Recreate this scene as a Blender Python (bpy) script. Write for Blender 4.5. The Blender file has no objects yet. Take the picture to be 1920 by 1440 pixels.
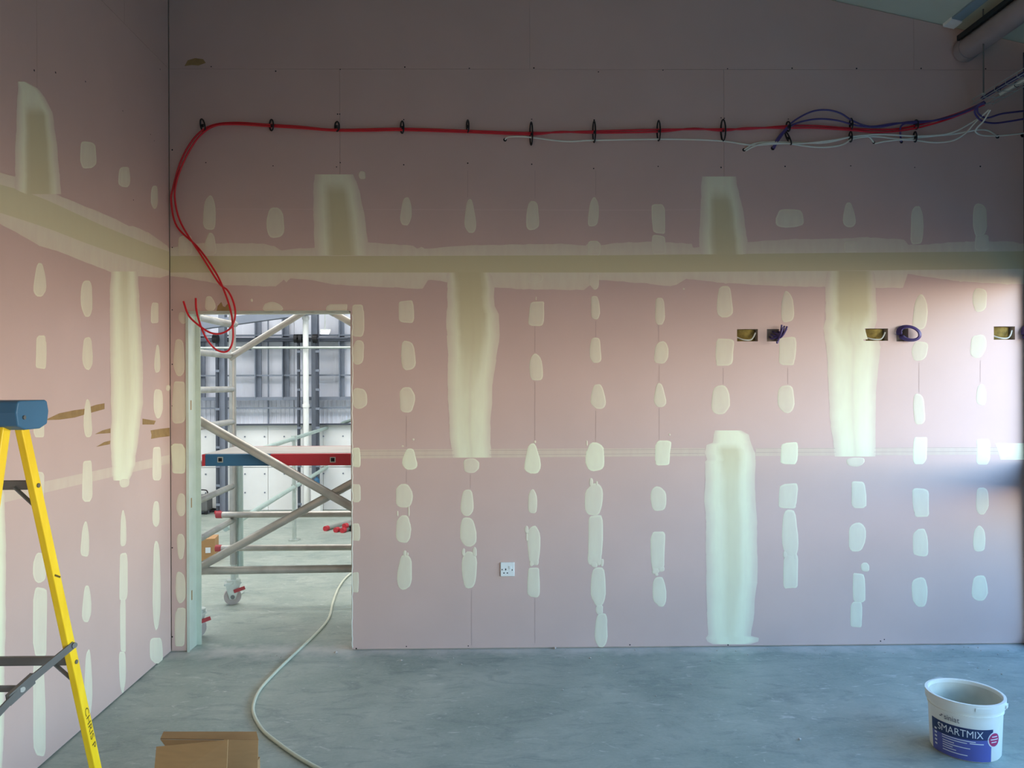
import bpy, bmesh, math, random
import numpy as np
from mathutils import Vector, Matrix

random.seed(7)
S = bpy.context.scene
COL = S.collection
W = bpy.data.worlds.new('sky'); S.world = W

# ------------------------------------------------------------------ camera
FPX = 1442.0
CAM = Vector((2.0518, -4.7920, 1.6554))
YAW, PIT, ROL = 0.01386, -0.00086, -0.00428
_r = Vector((math.cos(YAW), -math.sin(YAW), 0)); _f = Vector((math.sin(YAW), math.cos(YAW), 0)); _u = Vector((0, 0, 1))
FW = _f * math.cos(PIT) + _u * math.sin(PIT); _u2 = _u * math.cos(PIT) - _f * math.sin(PIT)
RT = _r * math.cos(ROL) + _u2 * math.sin(ROL); UP = _u2 * math.cos(ROL) - _r * math.sin(ROL)
cd = bpy.data.cameras.new('camera'); cam = bpy.data.objects.new('camera', cd); COL.objects.link(cam)
m = Matrix((RT, UP, -FW)).transposed().to_4x4(); m.translation = CAM
cam.matrix_world = m
cd.sensor_width = 36; cd.sensor_fit = 'HORIZONTAL'; cd.lens = FPX * 36 / 1920; cd.clip_start = 0.05; cd.clip_end = 300
S.camera = cam

# ------------------------------------------------------------------ sky, lights, exposure
W.use_nodes = True
nt = W.node_tree; nt.nodes.clear()
out = nt.nodes.new('ShaderNodeOutputWorld'); bg = nt.nodes.new('ShaderNodeBackground')
tc = nt.nodes.new('ShaderNodeTexCoord'); sx = nt.nodes.new('ShaderNodeSeparateXYZ')
mr = nt.nodes.new('ShaderNodeMapRange'); mr.inputs[1].default_value = -1; mr.inputs[2].default_value = 1
rp = nt.nodes.new('ShaderNodeValToRGB')
e = rp.color_ramp.elements
e[0].position = 0.0; e[0].color = (0.05, 0.04, 0.03, 1)
e[1].position = 1.0; e[1].color = (0.08, 0.26, 0.70, 1)
for p, c in ((0.34, (0.06, 0.045, 0.035, 1)), (0.43, (0.20, 0.15, 0.11, 1)), (0.497, (1.40, 1.12, 0.90, 1)), (0.51, (1.9, 1.72, 1.50, 1)), (0.55, (1.75, 1.80, 1.70, 1)),
             (0.60, (1.0, 1.52, 1.98, 1)), (0.70, (0.46, 0.96, 1.74, 1)), (0.82, (0.18, 0.46, 1.0, 1))):
    q = e.new(p); q.color = c
nt.links.new(tc.outputs['Generated'], sx.inputs[0]); nt.links.new(sx.outputs['Z'], mr.inputs[0])
nt.links.new(mr.outputs[0], rp.inputs[0]); nt.links.new(rp.outputs[0], bg.inputs[0]); nt.links.new(bg.outputs[0], out.inputs[0])
bg.inputs[1].default_value = 6.9

def area(name, loc, rot, sx_, sy_, power, color=(1, 1, 1), portal=False):
    l = bpy.data.lights.new(name, 'AREA'); l.shape = 'RECTANGLE'; l.size = sx_; l.size_y = sy_
    l.energy = power; l.color = color
    if portal: l.cycles.is_portal = True
    o = bpy.data.objects.new(name, l); COL.objects.link(o); o.location = loc; o.rotation_euler = rot
    return o
XR = 5.34                      # inner face of the glazed right wall
WY0, WY1, WZ0, WZ1 = -0.05, -11.40, 0.03, 2.36     # its glazing opening
area('window_portal', (XR + 0.10, (WY0 + WY1) / 2, (WZ0 + WZ1) / 2), (0, math.radians(90), 0), WZ1 - WZ0, WY0 - WY1, 1, portal=True)
# two added area lamps that brighten the hall; its roof is closed
area('hall_fill_lamp', (-0.3, 1.7, 4.5), (0, 0, 0), 9.0, 1.2, 190, (1.0, 0.97, 0.95))
area('hall_fill_lamp', (-0.3, 3.4, 4.5), (0, 0, 0), 9.0, 1.2, 150, (1.0, 0.97, 0.95))

S.view_settings.view_transform = 'Standard'; S.view_settings.look = 'None'
S.view_settings.gamma = 1.0; S.view_settings.use_curve_mapping = False
S.view_settings.exposure = 0.07
try:
    S.cycles.use_denoising = True
    S.cycles.max_bounces = 10; S.cycles.diffuse_bounces = 6
    S.cycles.sample_clamp_indirect = 6
except Exception: pass

# ------------------------------------------------------------------ helpers
def ray(px, py):
    return (FW + RT * ((px - 960) / FPX) + UP * ((720 - py) / FPX))
def dep(px, py, d):            # point on a view ray at forward depth d
    return CAM + ray(px, py) * d
def aty(px, py, y):            # point on a vertical plane y = const
    v = ray(px, py); return CAM + v * ((y - CAM.y) / v.y)
def atz(px, py, z=0.0):
    v = ray(px, py); return CAM + v * ((z - CAM.z) / v.z)

def lin(c): return tuple(((x / 255) / 12.92 if x / 255 <= .04045 else ((x / 255 + .055) / 1.055) ** 2.4) for x in c)

class Frame:                   # wall coordinates: u along, v up, d proud of the face
    def __init__(s, o, du, dn): s.o, s.du, s.dn = Vector(o), Vector(du).normalized(), Vector(dn).normalized()
    def p(s, u, v, d=0.0): return s.o + s.du * u + s.dn * d + Vector((0, 0, v))
    def px(s, x, y, d=0.0):    # image pixel -> (u, v) on the plane d proud of the wall
        r = ray(x, y); t = ((s.o + s.dn * d - CAM).dot(s.dn)) / r.dot(s.dn); q = CAM + r * t - s.o
        return q.dot(s.du), q.z
BACK = Frame((0, 0, 0), (1, 0, 0), (0, -1, 0))
LEFT = Frame((0, 0, 0), (0.0323, -1, 0), (1, 0.0323, 0))
def P(fr, x, y, d=0.0):
    u, v = fr.px(x, y, d); return fr.p(u, v, d)

class MB:
    def __init__(s): s.v = []; s.f = []; s.a = None
    def add(s, vs, fs, at=None):
        n = len(s.v); s.v += [tuple(x) for x in vs]; s.f += [tuple(i + n for i in f) for f in fs]
        if at is not None:
            if s.a is None: s.a = []
            s.a += at
        return s
    def box(s, c, size, rot=None):
        hx, hy, hz = size[0] / 2, size[1] / 2, size[2] / 2; c = Vector(c)
        vs = [Vector((x, y, z)) for z in (-hz, hz) for y in (-hy, hy) for x in (-hx, hx)]
        if rot is not None: vs = [rot @ q for q in vs]
        return s.add([c + q for q in vs], [(0, 2, 3, 1), (4, 5, 7, 6), (0, 1, 5, 4), (2, 6, 7, 3), (0, 4, 6, 2), (1, 3, 7, 5)])
    def bar(s, a, b, w, t, side=(1, 0, 0)):       # rectangular bar, w along 'side', t across it
        a, b = Vector(a), Vector(b); ax = (b - a).normalized(); sd = Vector(side); sd = (sd - ax * sd.dot(ax)).normalized(); th = ax.cross(sd)
        q = [sd * (w / 2) * i + th * (t / 2) * j for i, j in ((-1, -1), (1, -1), (1, 1), (-1, 1))]
        return s.add([a + k for k in q] + [b + k for k in q], [(3, 2, 1, 0), (4, 5, 6, 7), (0, 1, 5, 4), (1, 2, 6, 5), (2, 3, 7, 6), (3, 0, 4, 7)])
    def tube(s, pts, r, n=10, caps=True, closed=False):
        pts = [Vector(p) for p in pts]; N = len(pts); vs = []; nrm = None
        for i, p in enumerate(pts):
            if closed: t = pts[(i + 1) % N] - pts[i - 1]
            else: t = pts[min(i + 1, N - 1)] - pts[max(i - 1, 0)]
            t.normalize()
            if nrm is None:
                h = Vector((0, 0, 1)) if abs(t.z) < .9 else Vector((1, 0, 0)); nrm = (h - t * h.dot(t)).normalized()
            else: nrm = (nrm - t * nrm.dot(t)).normalized()
            bn = t.cross(nrm); rr = r[i] if isinstance(r, (list, tuple)) else r
            vs += [p + (nrm * math.cos(k * 2 * math.pi / n) + bn * math.sin(k * 2 * math.pi / n)) * rr for k in range(n)]
        fs = []
        for i in range(N if closed else N - 1):
            j = (i + 1) % N
            for k in range(n): fs.append((i * n + k, i * n + (k + 1) % n, j * n + (k + 1) % n, j * n + k))
        if caps and not closed: fs.append(tuple(range(n))[::-1]); fs.append(tuple((N - 1) * n + k for k in range(n)))
        return s.add(vs, fs)
    def pipe(s, a, b, ro, ri, n=16):              # hollow open tube
        a, b = Vector(a), Vector(b); t = (b - a).normalized(); h = Vector((0, 0, 1)) if abs(t.z) < .9 else Vector((1, 0, 0))
        e1 = (h - t * h.dot(t)).normalized(); e2 = t.cross(e1); vs = []
        for c, r in ((a, ro), (b, ro), (b, ri), (a, ri)):
            vs += [c + (e1 * math.cos(k * 2 * math.pi / n) + e2 * math.sin(k * 2 * math.pi / n)) * r for k in range(n)]
        fs = [(i * n + k, i * n + (k + 1) % n, ((i + 1) % 4) * n + (k + 1) % n, ((i + 1) % 4) * n + k) for i in range(4) for k in range(n)]
        return s.add(vs, fs)
    def prism(s, poly, ext):                      # polygon of 3-D points pushed along ext
        n = len(poly); ext = Vector(ext); vs = [Vector(p) for p in poly] + [Vector(p) + ext for p in poly]
        return s.add(vs, [tuple(range(n))[::-1], tuple(range(n, 2 * n))] + [(k, (k + 1) % n, n + (k + 1) % n, n + k) for k in range(n)])
    def build(s, name, mat, parent=None, smooth=False, bevel=0, kind=None):
        me = bpy.data.meshes.new(name); me.from_pydata(s.v, [], s.f); me.update()
        bm = bmesh.new(); bm.from_mesh(me); bmesh.ops.recalc_face_normals(bm, faces=bm.faces); bm.to_mesh(me); bm.free()
        if s.a is not None:
            at = me.color_attributes.new('mix', 'FLOAT_COLOR', 'POINT')
            at.data.foreach_set('color', [x for q in s.a for x in (q[0], q[1], 0, 1)])
        if mat is not None: me.materials.append(mat)
        if smooth:
            for p in me.polygons: p.use_smooth = True
            try: me.set_sharp_from_angle(angle=math.radians(40))
            except Exception: pass
        o = bpy.data.objects.new(name, me); COL.objects.link(o)
        if parent is not None: o.parent = parent; o.matrix_parent_inverse = parent.matrix_basis.inverted()
        if bevel:
            b = o.modifiers.new('bevel', 'BEVEL'); b.width = bevel; b.segments = 2; b.limit_method = 'ANGLE'
        if kind: o['kind'] = kind
        return o

def smooth_path(pts, n=8):
    pts = [Vector(p) for p in pts]; out_ = []
    for i in range(len(pts) - 1):
        p0, p1, p2, p3 = pts[max(i - 1, 0)], pts[i], pts[i + 1], pts[min(i + 2, len(pts) - 1)]
        for k in range(n):
            t = k / n
            out_.append(0.5 * ((2 * p1) + (p2 - p0) * t + (2 * p0 - 5 * p1 + 4 * p2 - p3) * t * t + (3 * p1 - p0 - 3 * p2 + p3) * t ** 3))
    out_.append(pts[-1]); return out_

def tag(o, label, cat, group=None):
    o['label'] = label; o['category'] = cat
    if group: o['group'] = group
    return o
def empty(name, loc, label, cat, group=None):
    o = bpy.data.objects.new(name, None); COL.objects.link(o); o.location = loc; o.empty_display_size = 0.1
    bpy.context.view_layer.update() if False else None
    return tag(o, label, cat, group)
def structure(o): o['kind'] = 'structure'; return o

# ------------------------------------------------------------------ materials
def mat(name, col, rough=0.6, metal=0.0, var=0.06, scale=6.0, bump=0.0, bscale=200.0, spec=0.5, stretch=None, col2=None, detail=6):
    M = bpy.data.materials.new(name); M.use_nodes = True; t = M.node_tree; b = t.nodes['Principled BSDF']
    b.inputs['Roughness'].default_value = rough; b.inputs['Metallic'].default_value = metal
    b.inputs['Specular IOR Level'].default_value = spec
    co = t.nodes.new('ShaderNodeTexCoord'); src = co.outputs['Object']
    if stretch:
        mp = t.nodes.new('ShaderNodeMapping'); mp.inputs['Scale'].default_value = stretch
        t.links.new(src, mp.inputs[0]); src = mp.outputs[0]
    n = t.nodes.new('ShaderNodeTexNoise'); n.inputs['Scale'].default_value = scale; n.inputs['Detail'].default_value = detail
    t.links.new(src, n.inputs['Vector'])
    mx = t.nodes.new('ShaderNodeMix'); mx.data_type = 'RGBA'
    c = lin(col); c2 = lin(col2) if col2 else None
    mx.inputs[6].default_value = tuple(x * (1 - var) for x in c) + (1,)
    mx.inputs[7].default_value = (tuple(c2) if c2 else tuple(min(1, x * (1 + var)) for x in c)) + (1,)
    r = t.nodes.new('ShaderNodeMapRange'); r.inputs[1].default_value = .3; r.inputs[2].default_value = .7
    t.links.new(n.outputs[0], r.inputs[0]); t.links.new(r.outputs[0], mx.inputs[0]); t.links.new(mx.outputs[2], b.inputs['Base Color'])
    if bump:
        n2 = t.nodes.new('ShaderNodeTexNoise'); n2.inputs['Scale'].default_value = bscale; t.links.new(src, n2.inputs['Vector'])
        bp = t.nodes.new('ShaderNodeBump'); bp.inputs['Strength'].default_value = bump; bp.inputs['Distance'].default_value = 0.002
        t.links.new(n2.outputs[0], bp.inputs['Height']); t.links.new(bp.outputs[0], b.inputs['Normal'])
    return M

PINK = (208, 180, 169)
M_board = mat('pink_plasterboard', PINK, .42, var=.035, scale=2.2, bump=.12, bscale=350, spec=.45)
M_core = mat('board_core', (190, 180, 168), .9)
M_tear = mat('brown_paper', (158, 128, 82), .8, var=.12, scale=30)
M_kraft = mat('kraft_card', (170, 132, 88), .8, var=.05, scale=14, stretch=(1, 1, 6))

def filler_mat():
    M = bpy.data.materials.new('joint_filler'); M.use_nodes = True; t = M.node_tree; b = t.nodes['Principled BSDF']
    b.inputs['Roughness'].default_value = .75; b.inputs['Specular IOR Level'].default_value = .3
    at = t.nodes.new('ShaderNodeAttribute'); at.attribute_name = 'mix'
    sp = t.nodes.new('ShaderNodeSeparateColor'); t.links.new(at.outputs['Color'], sp.inputs[0])
    co = t.nodes.new('ShaderNodeTexCoord'); n = t.nodes.new('ShaderNodeTexNoise'); n.inputs['Scale'].default_value = 9; n.inputs['Detail'].default_value = 8
    mp = t.nodes.new('ShaderNodeMapping'); mp.inputs['Scale'].default_value = (3, 3, .8)
    t.links.new(co.outputs['Object'], mp.inputs[0]); t.links.new(mp.outputs[0], n.inputs['Vector'])
    ma = t.nodes.new('ShaderNodeMath'); ma.operation = 'MULTIPLY_ADD'; ma.inputs[1].default_value = .30; ma.inputs[2].default_value = -.15
    t.links.new(n.outputs[0], ma.inputs[0])
    ad = t.nodes.new('ShaderNodeMath'); ad.operation = 'ADD'; ad.use_clamp = True
    t.links.new(ma.outputs[0], ad.inputs[0]); t.links.new(sp.outputs[0], ad.inputs[1])
    m1 = t.nodes.new('ShaderNodeMix'); m1.data_type = 'RGBA'; m1.inputs[6].default_value = lin(PINK) + (1,); m1.inputs[7].default_value = lin((240, 240, 208)) + (1,)
    t.links.new(ad.outputs[0], m1.inputs[0])
    m2 = t.nodes.new('ShaderNodeMix'); m2.data_type = 'RGBA'; m2.inputs[7].default_value = lin((206, 195, 154)) + (1,)
    t.links.new(sp.outputs[1], m2.inputs[0]); t.links.new(m1.outputs[2], m2.inputs[6]); t.links.new(m2.outputs[2], b.inputs['Base Color'])
    return M
M_fill = filler_mat()

def concrete():
    M = bpy.data.materials.new('dusty_concrete'); M.use_nodes = True; t = M.node_tree; b = t.nodes['Principled BSDF']
    co = t.nodes.new('ShaderNodeTexCoord')
    def noise(sc, stretch, det=8, dist=0.0):
        mp = t.nodes.new('ShaderNodeMapping'); mp.inputs['Scale'].default_value = stretch; mp.inputs['Rotation'].default_value = (0, 0, .12)
        n = t.nodes.new('ShaderNodeTexNoise'); n.inputs['Scale'].default_value = sc; n.inputs['Detail'].default_value = det; n.inputs['Roughness'].default_value = .65
        n.inputs['Distortion'].default_value = dist
        t.links.new(co.outputs['Object'], mp.inputs[0]); t.links.new(mp.outputs[0], n.inputs['Vector']); return n.outputs[0]
    def rng(s_, a, b_):
        r = t.nodes.new('ShaderNodeMapRange'); r.inputs[1].default_value = a; r.inputs[2].default_value = b_; t.links.new(s_, r.inputs[0]); return r.outputs[0]
    def mix(f, c1, c2):
        x = t.nodes.new('ShaderNodeMix'); x.data_type = 'RGBA'
        if isinstance(f, float): x.inputs[0].default_value = f
        else: t.links.new(f, x.inputs[0])
        for i, c in ((6, c1), (7, c2)):
            if isinstance(c, tuple): x.inputs[i].default_value = lin(c) + (1,)
            else: t.links.new(c, x.inputs[i])
        return x.outputs[2]
    a = mix(rng(noise(1.6, (1, 1, 1)), .35, .68), (130, 145, 134), (168, 176, 163))
    st = rng(noise(4.2, (.75, 1.7, 1), 12, 1.6), .50, .76)
    sm = t.nodes.new('ShaderNodeMath'); sm.operation = 'MULTIPLY'; sm.inputs[1].default_value = .75; t.links.new(st, sm.inputs[0])
    a = mix(sm.outputs[0], a, (100, 117, 114))
    du = rng(noise(9.0, (.75, 1.5, 1), 12, 2.0), .60, .74)
    mu = t.nodes.new('ShaderNodeMath'); mu.operation = 'MULTIPLY'; mu.inputs[1].default_value = .75; t.links.new(du, mu.inputs[0])
    a = mix(mu.outputs[0], a, (214, 216, 208))
    fi = rng(noise(60, (1, 1, 1), 4), .3, .7)
    mu2 = t.nodes.new('ShaderNodeMath'); mu2.operation = 'MULTIPLY'; mu2.inputs[1].default_value = .14; t.links.new(fi, mu2.inputs[0])
    a = mix(mu2.outputs[0], a, (205, 203, 198))
    # plaster dust swept along the foot of the partition (a deposit with its own outline)
    sx_ = t.nodes.new('ShaderNodeSeparateXYZ'); t.links.new(co.outputs['Object'], sx_.inputs[0])
    ab = t.nodes.new('ShaderNodeMath'); ab.operation = 'ABSOLUTE'; t.links.new(sx_.outputs['Y'], ab.inputs[0])
    ad = t.nodes.new('ShaderNodeMath'); ad.operation = 'MULTIPLY_ADD'; ad.inputs[1].default_value = -.45; t.links.new(noise(5, (1, 1, 1), 6), ad.inputs[0]); t.links.new(ab.outputs[0], ad.inputs[2])
    rr = rng(ad.outputs[0], -.08, -.24)
    a = mix(rr, a, (196, 194, 184))
    t.links.new(a, b.inputs['Base Color'])
    b.inputs['Roughness'].default_value = .5; b.inputs['Specular IOR Level'].default_value = .4
    bp = t.nodes.new('ShaderNodeBump'); bp.inputs['Strength'].default_value = .25; bp.inputs['Distance'].default_value = .004
    t.links.new(noise(30, (.7, 1.6, 1), 8), bp.inputs['Height']); t.links.new(bp.outputs[0], b.inputs['Normal'])
    return M
M_floor = concrete()
M_ceil = mat('liner_sheet', (192, 200, 180), .6, var=.03)
M_purlin = mat('blue_grey_steel', (132, 156, 166), .5, var=.06)
M_galv = mat('galvanised_steel', (196, 204, 196), .42, .75, var=.12, scale=14)
M_stud = mat('zinc_stud', (205, 214, 200), .45, .35, var=.06, scale=8)
M_alu = mat('scaffold_aluminium', (178, 178, 170), .42, .8, var=.16, scale=9, bump=.05, bscale=60)
M_alud = mat('dull_aluminium', (186, 182, 172), .45, .6, var=.16, scale=9)
M_greenpipe = mat('dusty_galvanised_rail', (178, 196, 186), .5, .45, var=.08, scale=10)
M_white = mat('white_plastic', (232, 234, 228), .4, var=.03)
M_whitecab = mat('white_cable_sheath', (222, 222, 206), .5, var=.04)
M_hose = mat('pale_flex_sheath', (200, 204, 182), .55, var=.06)
M_redcab = mat('red_cable_sheath', (206, 22, 38), .45, var=.06)
M_purple = mat('purple_cable_sheath', (78, 62, 118), .45, var=.08)
M_navy = mat('dark_blue_cable_sheath', (52, 54, 104), .5, var=.1)
M_black = mat('black_plastic', (22, 22, 24), .5, var=.1)
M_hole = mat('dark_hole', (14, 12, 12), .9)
M_screw = mat('black_screw', (30, 26, 26), .5, .3)
M_yellow = mat('yellow_fibreglass', (246, 204, 16), .42, var=.05, scale=25, stretch=(1, 1, .2), col2=(252, 216, 40))
M_capblue = mat('blue_plastic_cap', (52, 104, 138), .45, var=.08)
M_steel = mat('grey_steel', (112, 114, 112), .5, .45, var=.1)
M_ink = mat('marker_ink', (92, 74, 20), .8)
M_red = mat('red_paint', (184, 44, 54), .5, var=.08)
M_redd = mat('faded_red_cap', (168, 62, 66), .6, var=.1)
M_bluep = mat('blue_paint', (44, 96, 128), .5, var=.1)
M_ply = mat('plywood_deck', (176, 172, 164), .8, var=.12, scale=7, stretch=(.4, 4, 1))
M_rubber = mat('grey_rubber', (170, 162, 156), .7)
M_clad = mat('hall_cladding', (226, 230, 238), .55, var=.02)
M_panel = mat('white_wall_panel', (238, 240, 236), .55, var=.02)
M_hsteel = mat('hall_steel', (126, 134, 146), .5, .2, var=.08)
M_hdark = mat('dark_steel', (74, 80, 90), .5, .2, var=.08)
M_tub = mat('tub_plastic', (232, 234, 224), .42, var=.03, scale=10)
M_tubin = mat('filler_residue', (206, 206, 192), .7, var=.1, scale=12)
M_lnavy = mat('label_navy', (34, 50, 92), .45, var=.05)
M_lpurple = mat('label_purple', (84, 92, 164), .45, var=.04)
M_lwhite = mat('label_white', (222, 228, 232), .5, var=.02)
M_lgrey = mat('label_grey', (96, 100, 108), .5, var=.02)
M_lred = mat('label_red', (176, 52, 100), .45, var=.04)
M_wool = mat('glass_wool', (148, 128, 66), .95, var=.3, scale=40, bump=.6, bscale=90)
M_duct = mat('duct_skin', (168, 158, 156), .38, .3, var=.08, scale=5)
M_dkrail = mat('dark_rail', (38, 44, 46), .5, .3)
M_lamp = bpy.data.materials.new('lamp_diffuser'); M_lamp.use_nodes = True
_b = M_lamp.node_tree.nodes['Principled BSDF']; _b.inputs['Emission Color'].default_value = (1, 1, 1, 1); _b.inputs['Emission Strength'].default_value = 1.6

# ------------------------------------------------------------------ room shell
SL = -0.221                                    # roof pitch, falling to the right
uc, zc = BACK.px(1780, 49)
def zroof(x): return zc + SL * (x - uc)
WT = 0.12                                      # partition thickness

def panel(fr, x0, z0, x1, z1, holes=(), d0=0.0, d1=-0.0125, top=None, mb=None):
    """board as a slab between depths d0 (face) and d1, with rectangular holes"""
    g = mb or MB()
    holes = [h for h in holes if h[0] < x1 and h[2] > x0 and h[1] < z1 and h[3] > z0]
    xs = sorted({x0, x1} | {min(max(q, x0), x1) for h in holes for q in (h[0], h[2])})
    zs = sorted({z0, z1} | {min(max(q, z0), z1) for h in holes for q in (h[1], h[3])})
    if top:
        k = uc + (z1 - zc) / SL
        if x0 < k < x1: xs = sorted(xs + [k])
    nx, nz = len(xs) - 1, len(zs) - 1
    keep = {(i, j) for i in range(nx) for j in range(nz)
            if not any(h[0] - 1e-6 < (xs[i] + xs[i + 1]) / 2 < h[2] + 1e-6 and h[1] - 1e-6 < (zs[j] + zs[j + 1]) / 2 < h[3] + 1e-6 for h in holes)}
    idx = {}; vs = []; fs = []
    def vid(i, j, d):
        if (i, j, d) not in idx:
            z = zs[j]
            if top: z = min(z, zroof(xs[i]) - .004)
            idx[(i, j, d)] = len(vs); vs.append(fr.p(xs[i], z, d))
        return idx[(i, j, d)]
    for (i, j) in keep:
        fs.append((vid(i, j, d0), vid(i + 1, j, d0), vid(i + 1, j + 1, d0), vid(i, j + 1, d0)))
        fs.append((vid(i, j, d1), vid(i, j + 1, d1), vid(i + 1, j + 1, d1), vid(i + 1, j, d1)))
        for (a, b, nb) in (((i, j), (i + 1, j), (i, j - 1)), ((i + 1, j), (i + 1, j + 1), (i + 1, j)), ((i + 1, j + 1), (i, j + 1), (i, j + 1)), ((i, j + 1), (i, j), (i - 1, j))):
            if nb not in keep: fs.append((vid(*a, d0), vid(*a, d1), vid(*b, d1), vid(*b, d0)))
    return g.add(vs, fs)

# door opening and service holes, read off the wall plane
dl = BACK.px(349, 900)[0]; dr = BACK.px(659, 900)[0]; dt = BACK.px(505, 584)[1]
DOOR = (dl, -0.01, dr, dt)
def rect(x0, y0, x1, y1):
    a = BACK.px(x0, y1); b = BACK.px(x1, y0); return (a[0], a[1], b[0], b[1])
HOLES = [rect(1382, 617, 1421, 640), rect(1438, 617, 1461, 640), rect(1623, 616, 1665, 639), rect(1681, 616, 1703, 640),
         rect(1863.5, 612, 1903, 637), rect(1918, 612, 1930, 637)]

fl = structure(MB().box((0.5, -3.3, -0.1), (14.5, 18.2, 0.2)).build('floor', M_floor))

wb = MB(); panel(BACK, -0.14, 0, XR + .15, 4.99, [DOOR] + HOLES, -.0127, -.06, True, wb); panel(BACK, -0.14, 0, XR + .15, 4.99, [DOOR], -.0602, -WT, True, wb)
wall_back = structure(wb.build('wall_back', M_core))
G = .0007
ju = lambda x, y: BACK.px(x, y)[0]
Z1, Z2, Z3, Z4 = 1.207, 2.415, 3.612, 4.812
courses = [(0.008, Z1, [ju(1365, 1000), ju(1365, 1000) + 2.4]), (Z1, Z2, [ju(883, 700), ju(1600, 700)]),
           (Z2, Z3, [ju(638, 400), ju(1358, 400)]), (Z3, Z4, [ju(993, 60), ju(1713, 60)]), (Z4, 4.99, [])]
for z0, z1, js in courses:
    xs = [0.003] + [j for j in js if .1 < j < XR + .1] + [XR + .10]
    for a, b in zip(xs, xs[1:]):
        if z0 >= Z4: b = uc + (Z4 - zc) / SL - .02
        panel(BACK, a + G, z0 + G, b - G, z1 - G, [DOOR] + HOLES, 0, -.0125, True).build('plasterboard', M_board, wall_back)

LL = 12.0                                      # length of the left wall
wl = MB(); panel(LEFT, -.01, 0, LL, 5.05, (), -.0127, -.12, False, wl)
wall_left = structure(wl.build('wall_left', M_core))
lj = lambda x, y: LEFT.px(x, y)[0]
for z0, z1, j in ((.008, Z1, lj(-4, 1100)), (Z1, Z2, lj(234, 700)), (Z2, Z3, lj(70, 280)), (Z3, Z4, lj(234, 200)), (Z4, 5.05, 1.0)):
    js = [j + k * 2.4 for k in range(-2, 5)]
    xs = [.004] + [q for q in js if .15 < q < LL - .2] + [LL]
    for a, b in zip(xs, xs[1:]):
        panel(LEFT, a + G, z0 + G, b - G, z1 - G).build('plasterboard', M_board, wall_left)

RIGHT = Frame((XR, 0, 0), (0, -1, 0), (-1, 0, 0))
structure(MB().box((XR + 1.25, -6.5, .40), (.2, 18, .90)).build('wall_light_block', M_hdark))  # unseen low wall added outside the glazing to block low daylight
wr = MB(); panel(RIGHT, -.01, 0, LL + .1, 3.72, [(-WY0, WZ0, -WY1, WZ1)], 0, -.2, False, wr)
wall_right = structure(wr.build('wall_right', M_hdark))
FRONT = Frame((-.1, -LL, 0), (1, 0, 0), (0, 1, 0))
structure(panel(FRONT, -.1, 0, XR + .3, 5.2, (), 0, -.15, False).build('wall_front', M_hdark))
# glazing frame in the right wall: posts, a transom at about one metre, head and cill
wn = MB(); fx = XR + .06
wn.box((fx, (WY0 + WY1) / 2, WZ0 + .03), (.08, WY0 - WY1, .06)); wn.box((fx, (WY0 + WY1) / 2, WZ1 - .03), (.08, WY0 - WY1, .06))
win = structure(wn.build('window_1', M_hsteel))
for k in range(9):
    y = WY0 - .03 - k * (WY0 - WY1 - .06) / 8
    if k: MB().box((fx, y, (WZ0 + WZ1) / 2), (.08, .06, WZ1 - WZ0 - .12)).build('window_post', M_hsteel, win)
    if k < 8:
        y2 = WY0 - .03 - (k + .5) * (WY0 - WY1 - .06) / 8 + (.03 if k == 0 else 0)
        MB().box((fx + .04, y2, 1.075), (.20, (WY0 - WY1 - .06) / 8 - .06, .17)).build('transom', M_hsteel, win)

# ceiling: liner sheets on the roof slope, running front to back
cb = MB(); xa, xb = -.45, XR + .35
cb.prism([(xa, .15, zroof(xa) + .02), (xb, .15, zroof(xb) + .02), (xb, .15, zroof(xb) + .15), (xa, .15, zroof(xa) + .15)], (0, -LL - .3, 0))
ceil = structure(cb.build('ceiling', M_core))
w = 1.0; x = xa; edge = P(BACK, 1776, 40).x
x = edge - 6 * w
while x < xb:
    a, b = max(x + .004, xa), min(x + w - .004, xb)
    if b - a > .05:
        MB().prism([(a, .02, zroof(a)), (b, .02, zroof(b)), (b, .02, zroof(b) + .018), (a, .02, zroof(a) + .018)], (0, -LL - .05, 0)).build('liner_sheet', M_ceil, ceil)
    x += w
pr = MB()
px0 = edge
pr.prism([(px0 - .03, -.10, zroof(px0 - .03) - .012), (px0 + .03, -.10, zroof(px0 + .03) - .012), (px0 + .03, -.10, zroof(px0 + .03) - .001), (px0 - .03, -.10, zroof(px0 - .03) - .001)], (0, -LL + .25, 0))
o = pr.build('cover_strip', M_purlin, ceil); o['label'] = 'blue grey cover strip'
MB().prism([(px0 - .034, -.012, zroof(px0 - .034) - .02), (px0 + .034, -.012, zroof(px0 + .034) - .02), (px0 + .034, -.012, zroof(px0 + .034) - .001), (px0 - .034, -.012, zroof(px0 - .034) - .001)], (0, -.09, 0)).build('strip_end_cleat', M_white, ceil)

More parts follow.
